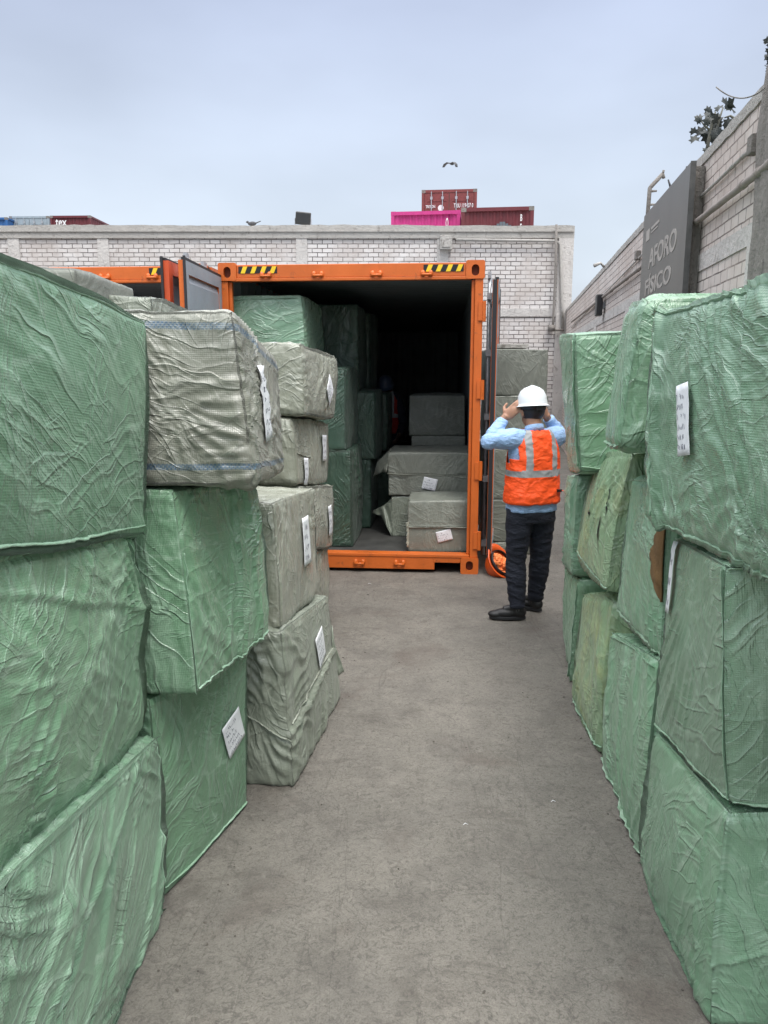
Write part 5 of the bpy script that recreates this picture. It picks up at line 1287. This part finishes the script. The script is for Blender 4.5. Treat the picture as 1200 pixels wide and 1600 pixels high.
pose = dict(head=(.0, .035, 1.612), nod=-.10, neck=(0, .0, 1.515),
            shl=(-.172, .0, 1.425), ell=(-.325, .06, 1.40), wrl=(-.186, .105, 1.565), pml=(-.122, .065, 1.640), pnl=(.6, .75, -.1),
            shr=(.172, .0, 1.425), elr=(.350, .19, 1.41), wrr=(.186, .13, 1.565), pmr=(.124, .09, 1.640), pnr=(-.6, .75, -.1),
            hpl=(-.088, 0, .84), knl=(-.098, .03, .47), anl=(-.100, -.02, .085), toel=(-.275, .065, .045),
            hpr=(.088, 0, .84), knr=(.120, .05, .47), anr=(.135, .12, .085), toer=(.06, .285, .045), curl=.25)
man = make_person((1.135, 5.83, 0), radians(21), 'man in white hard hat and orange vest seen from behind, both hands on the hat', pose, seed=1)
pose2 = dict(head=(.0, .03, 1.50), nod=-.25, neck=(0, .0, 1.40), shl=(-.165, 0, 1.32), ell=(-.24, .04, 1.06), wrl=(-.2, .18, .92), pml=(-.18, .24, .86), pnl=(1, 0, 0),
             shr=(.165, 0, 1.32), elr=(.24, .04, 1.06), wrr=(.2, .2, .95), pmr=(.17, .27, .90), pnr=(-1, 0, 0),
             hpl=(-.088, 0, .80), knl=(-.09, .03, .46), anl=(-.10, 0, .085), toel=(-.12, .14, .045), hpr=(.088, 0, .80), knr=(.09, .03, .46), anr=(.1, .0, .085), toer=(.12, .14, .045))
M['vest'] = cloth_mat('shaded_red_vest', (.30, .012, .006), .7, 12, .008); M['shirt'] = cloth_mat('shaded_navy_overall', (.012, .016, .03), .8); M['helmet'] = simple('shaded_hard_hat', (.06, .08, .13), .4); M['skin'] = skin_mat('shaded_skin', (.12, .07, .05))  # container shade painted into darker clothes, helmet and skin for the worker
man.scale = (1.07, 1.04, 1.0)
worker = make_person(tuple(lay(0, -1.03+.0, 3.45, .173)), radians(172), 'worker in a shade-darkened red vest standing in the shadow inside the open container', pose2, vest_open=True, seed=5)
worker.location.x = ray(603, 640, 10.4).x; worker.location.y = 10.4
# ---- orange hard hat on the ground
h, sh_ = hard_hat('hard_hat', M['helmeto'], None, tuple(gnd(781, 899)+V(0, .0, .118)), tuple(V(-.45, .62, -.62).to_track_quat('Z', 'Y').to_euler()))
h.scale = (1.15,)*3; tag(h, 'orange hard hat with orange cloth stuffed inside lying on the ground by the container', 'hard hat')
bm = bmesh.new(); ell(bm, (0, 0, .03), (.085, .10, .05)); ell(bm, (.03, .03, -.0), (.05, .06, .05)); ell(bm, (-.03, -.02, -.01), (.05, .05, .05))
remesh('cloth', bm, .006, M['vesto'], h, 2, folds(.018, 22, 4, (1, 1, 1)))
bm = bmesh.new(); c0 = gnd(883, 922)+V(.03, 0, .0)
wh = empty('castor_wheel', tuple(c0)); tag(wh, 'small black wheel peeking out from under the far right stack', 'wheel')
bm = bmesh.new(); tube(bm, [(-.03, 0, .065), (-.028, 0, .065), (.028, 0, .065), (.03, 0, .065)], [.05, .063, .063, .05], 20); fin('tyre', bm, M['rubber'], wh, True)
bm = bmesh.new(); tube(bm, [(-.035, 0, .065), (.035, 0, .065)], .02, 12); fin('hub', bm, M['steel'], wh, True)
# ---- litter
for (px, py, sz, mt, lab) in ((865, 1254, .012, 'paper', 'tiny curl of white paper on the concrete near the right stacks'), (728, 1290, .012, 'paper', 'thin white scrap on the concrete in the middle of the aisle'), (578, 913, .02, 'paper', 'small white scrap on the ground before the container sill'), (955, 1503, .014, 'stem', 'small dry twig on the concrete at the bottom right')):
    g_ = gnd(px, py); bm = bmesh.new(); tube(bm, [g_+V(-sz, 0, .004), g_+V(-sz*.2, sz*.5, .008), g_+V(sz*.8, sz*.2, .004)], [.0012, .002, .001], 6, squash=.6)
    tag(fin('litter', bm, M[mt], None, True), lab, 'litter')

# loose grit and crumbs on the concrete
rg = random.Random(21); bm = bmesh.new()
for _ in range(420):
    y = rg.uniform(1.9, 7.0)**1.0; x = rg.choice((rg.uniform(-.75, 1.0), rg.gauss(-.62+.12*(y-2), .08), rg.gauss(.98+.08*(y-2), .07)))
    r = rg.choice((.0015, .002, .002, .003, .0045)); a = rg.uniform(0, 6.3)
    M_ = Matrix.Translation((x, y, r*.5)) @ Matrix.Rotation(a, 4, 'Z') @ Matrix.Diagonal((r*rg.uniform(.8, 2.2), r, r*.6, 1))
    bmesh.ops.create_icosphere(bm, subdivisions=1, radius=1, matrix=M_)
tag(fin('grit', bm, simple('grit', (.10, .088, .075), .9, 0, .7, 40)), kind='stuff')
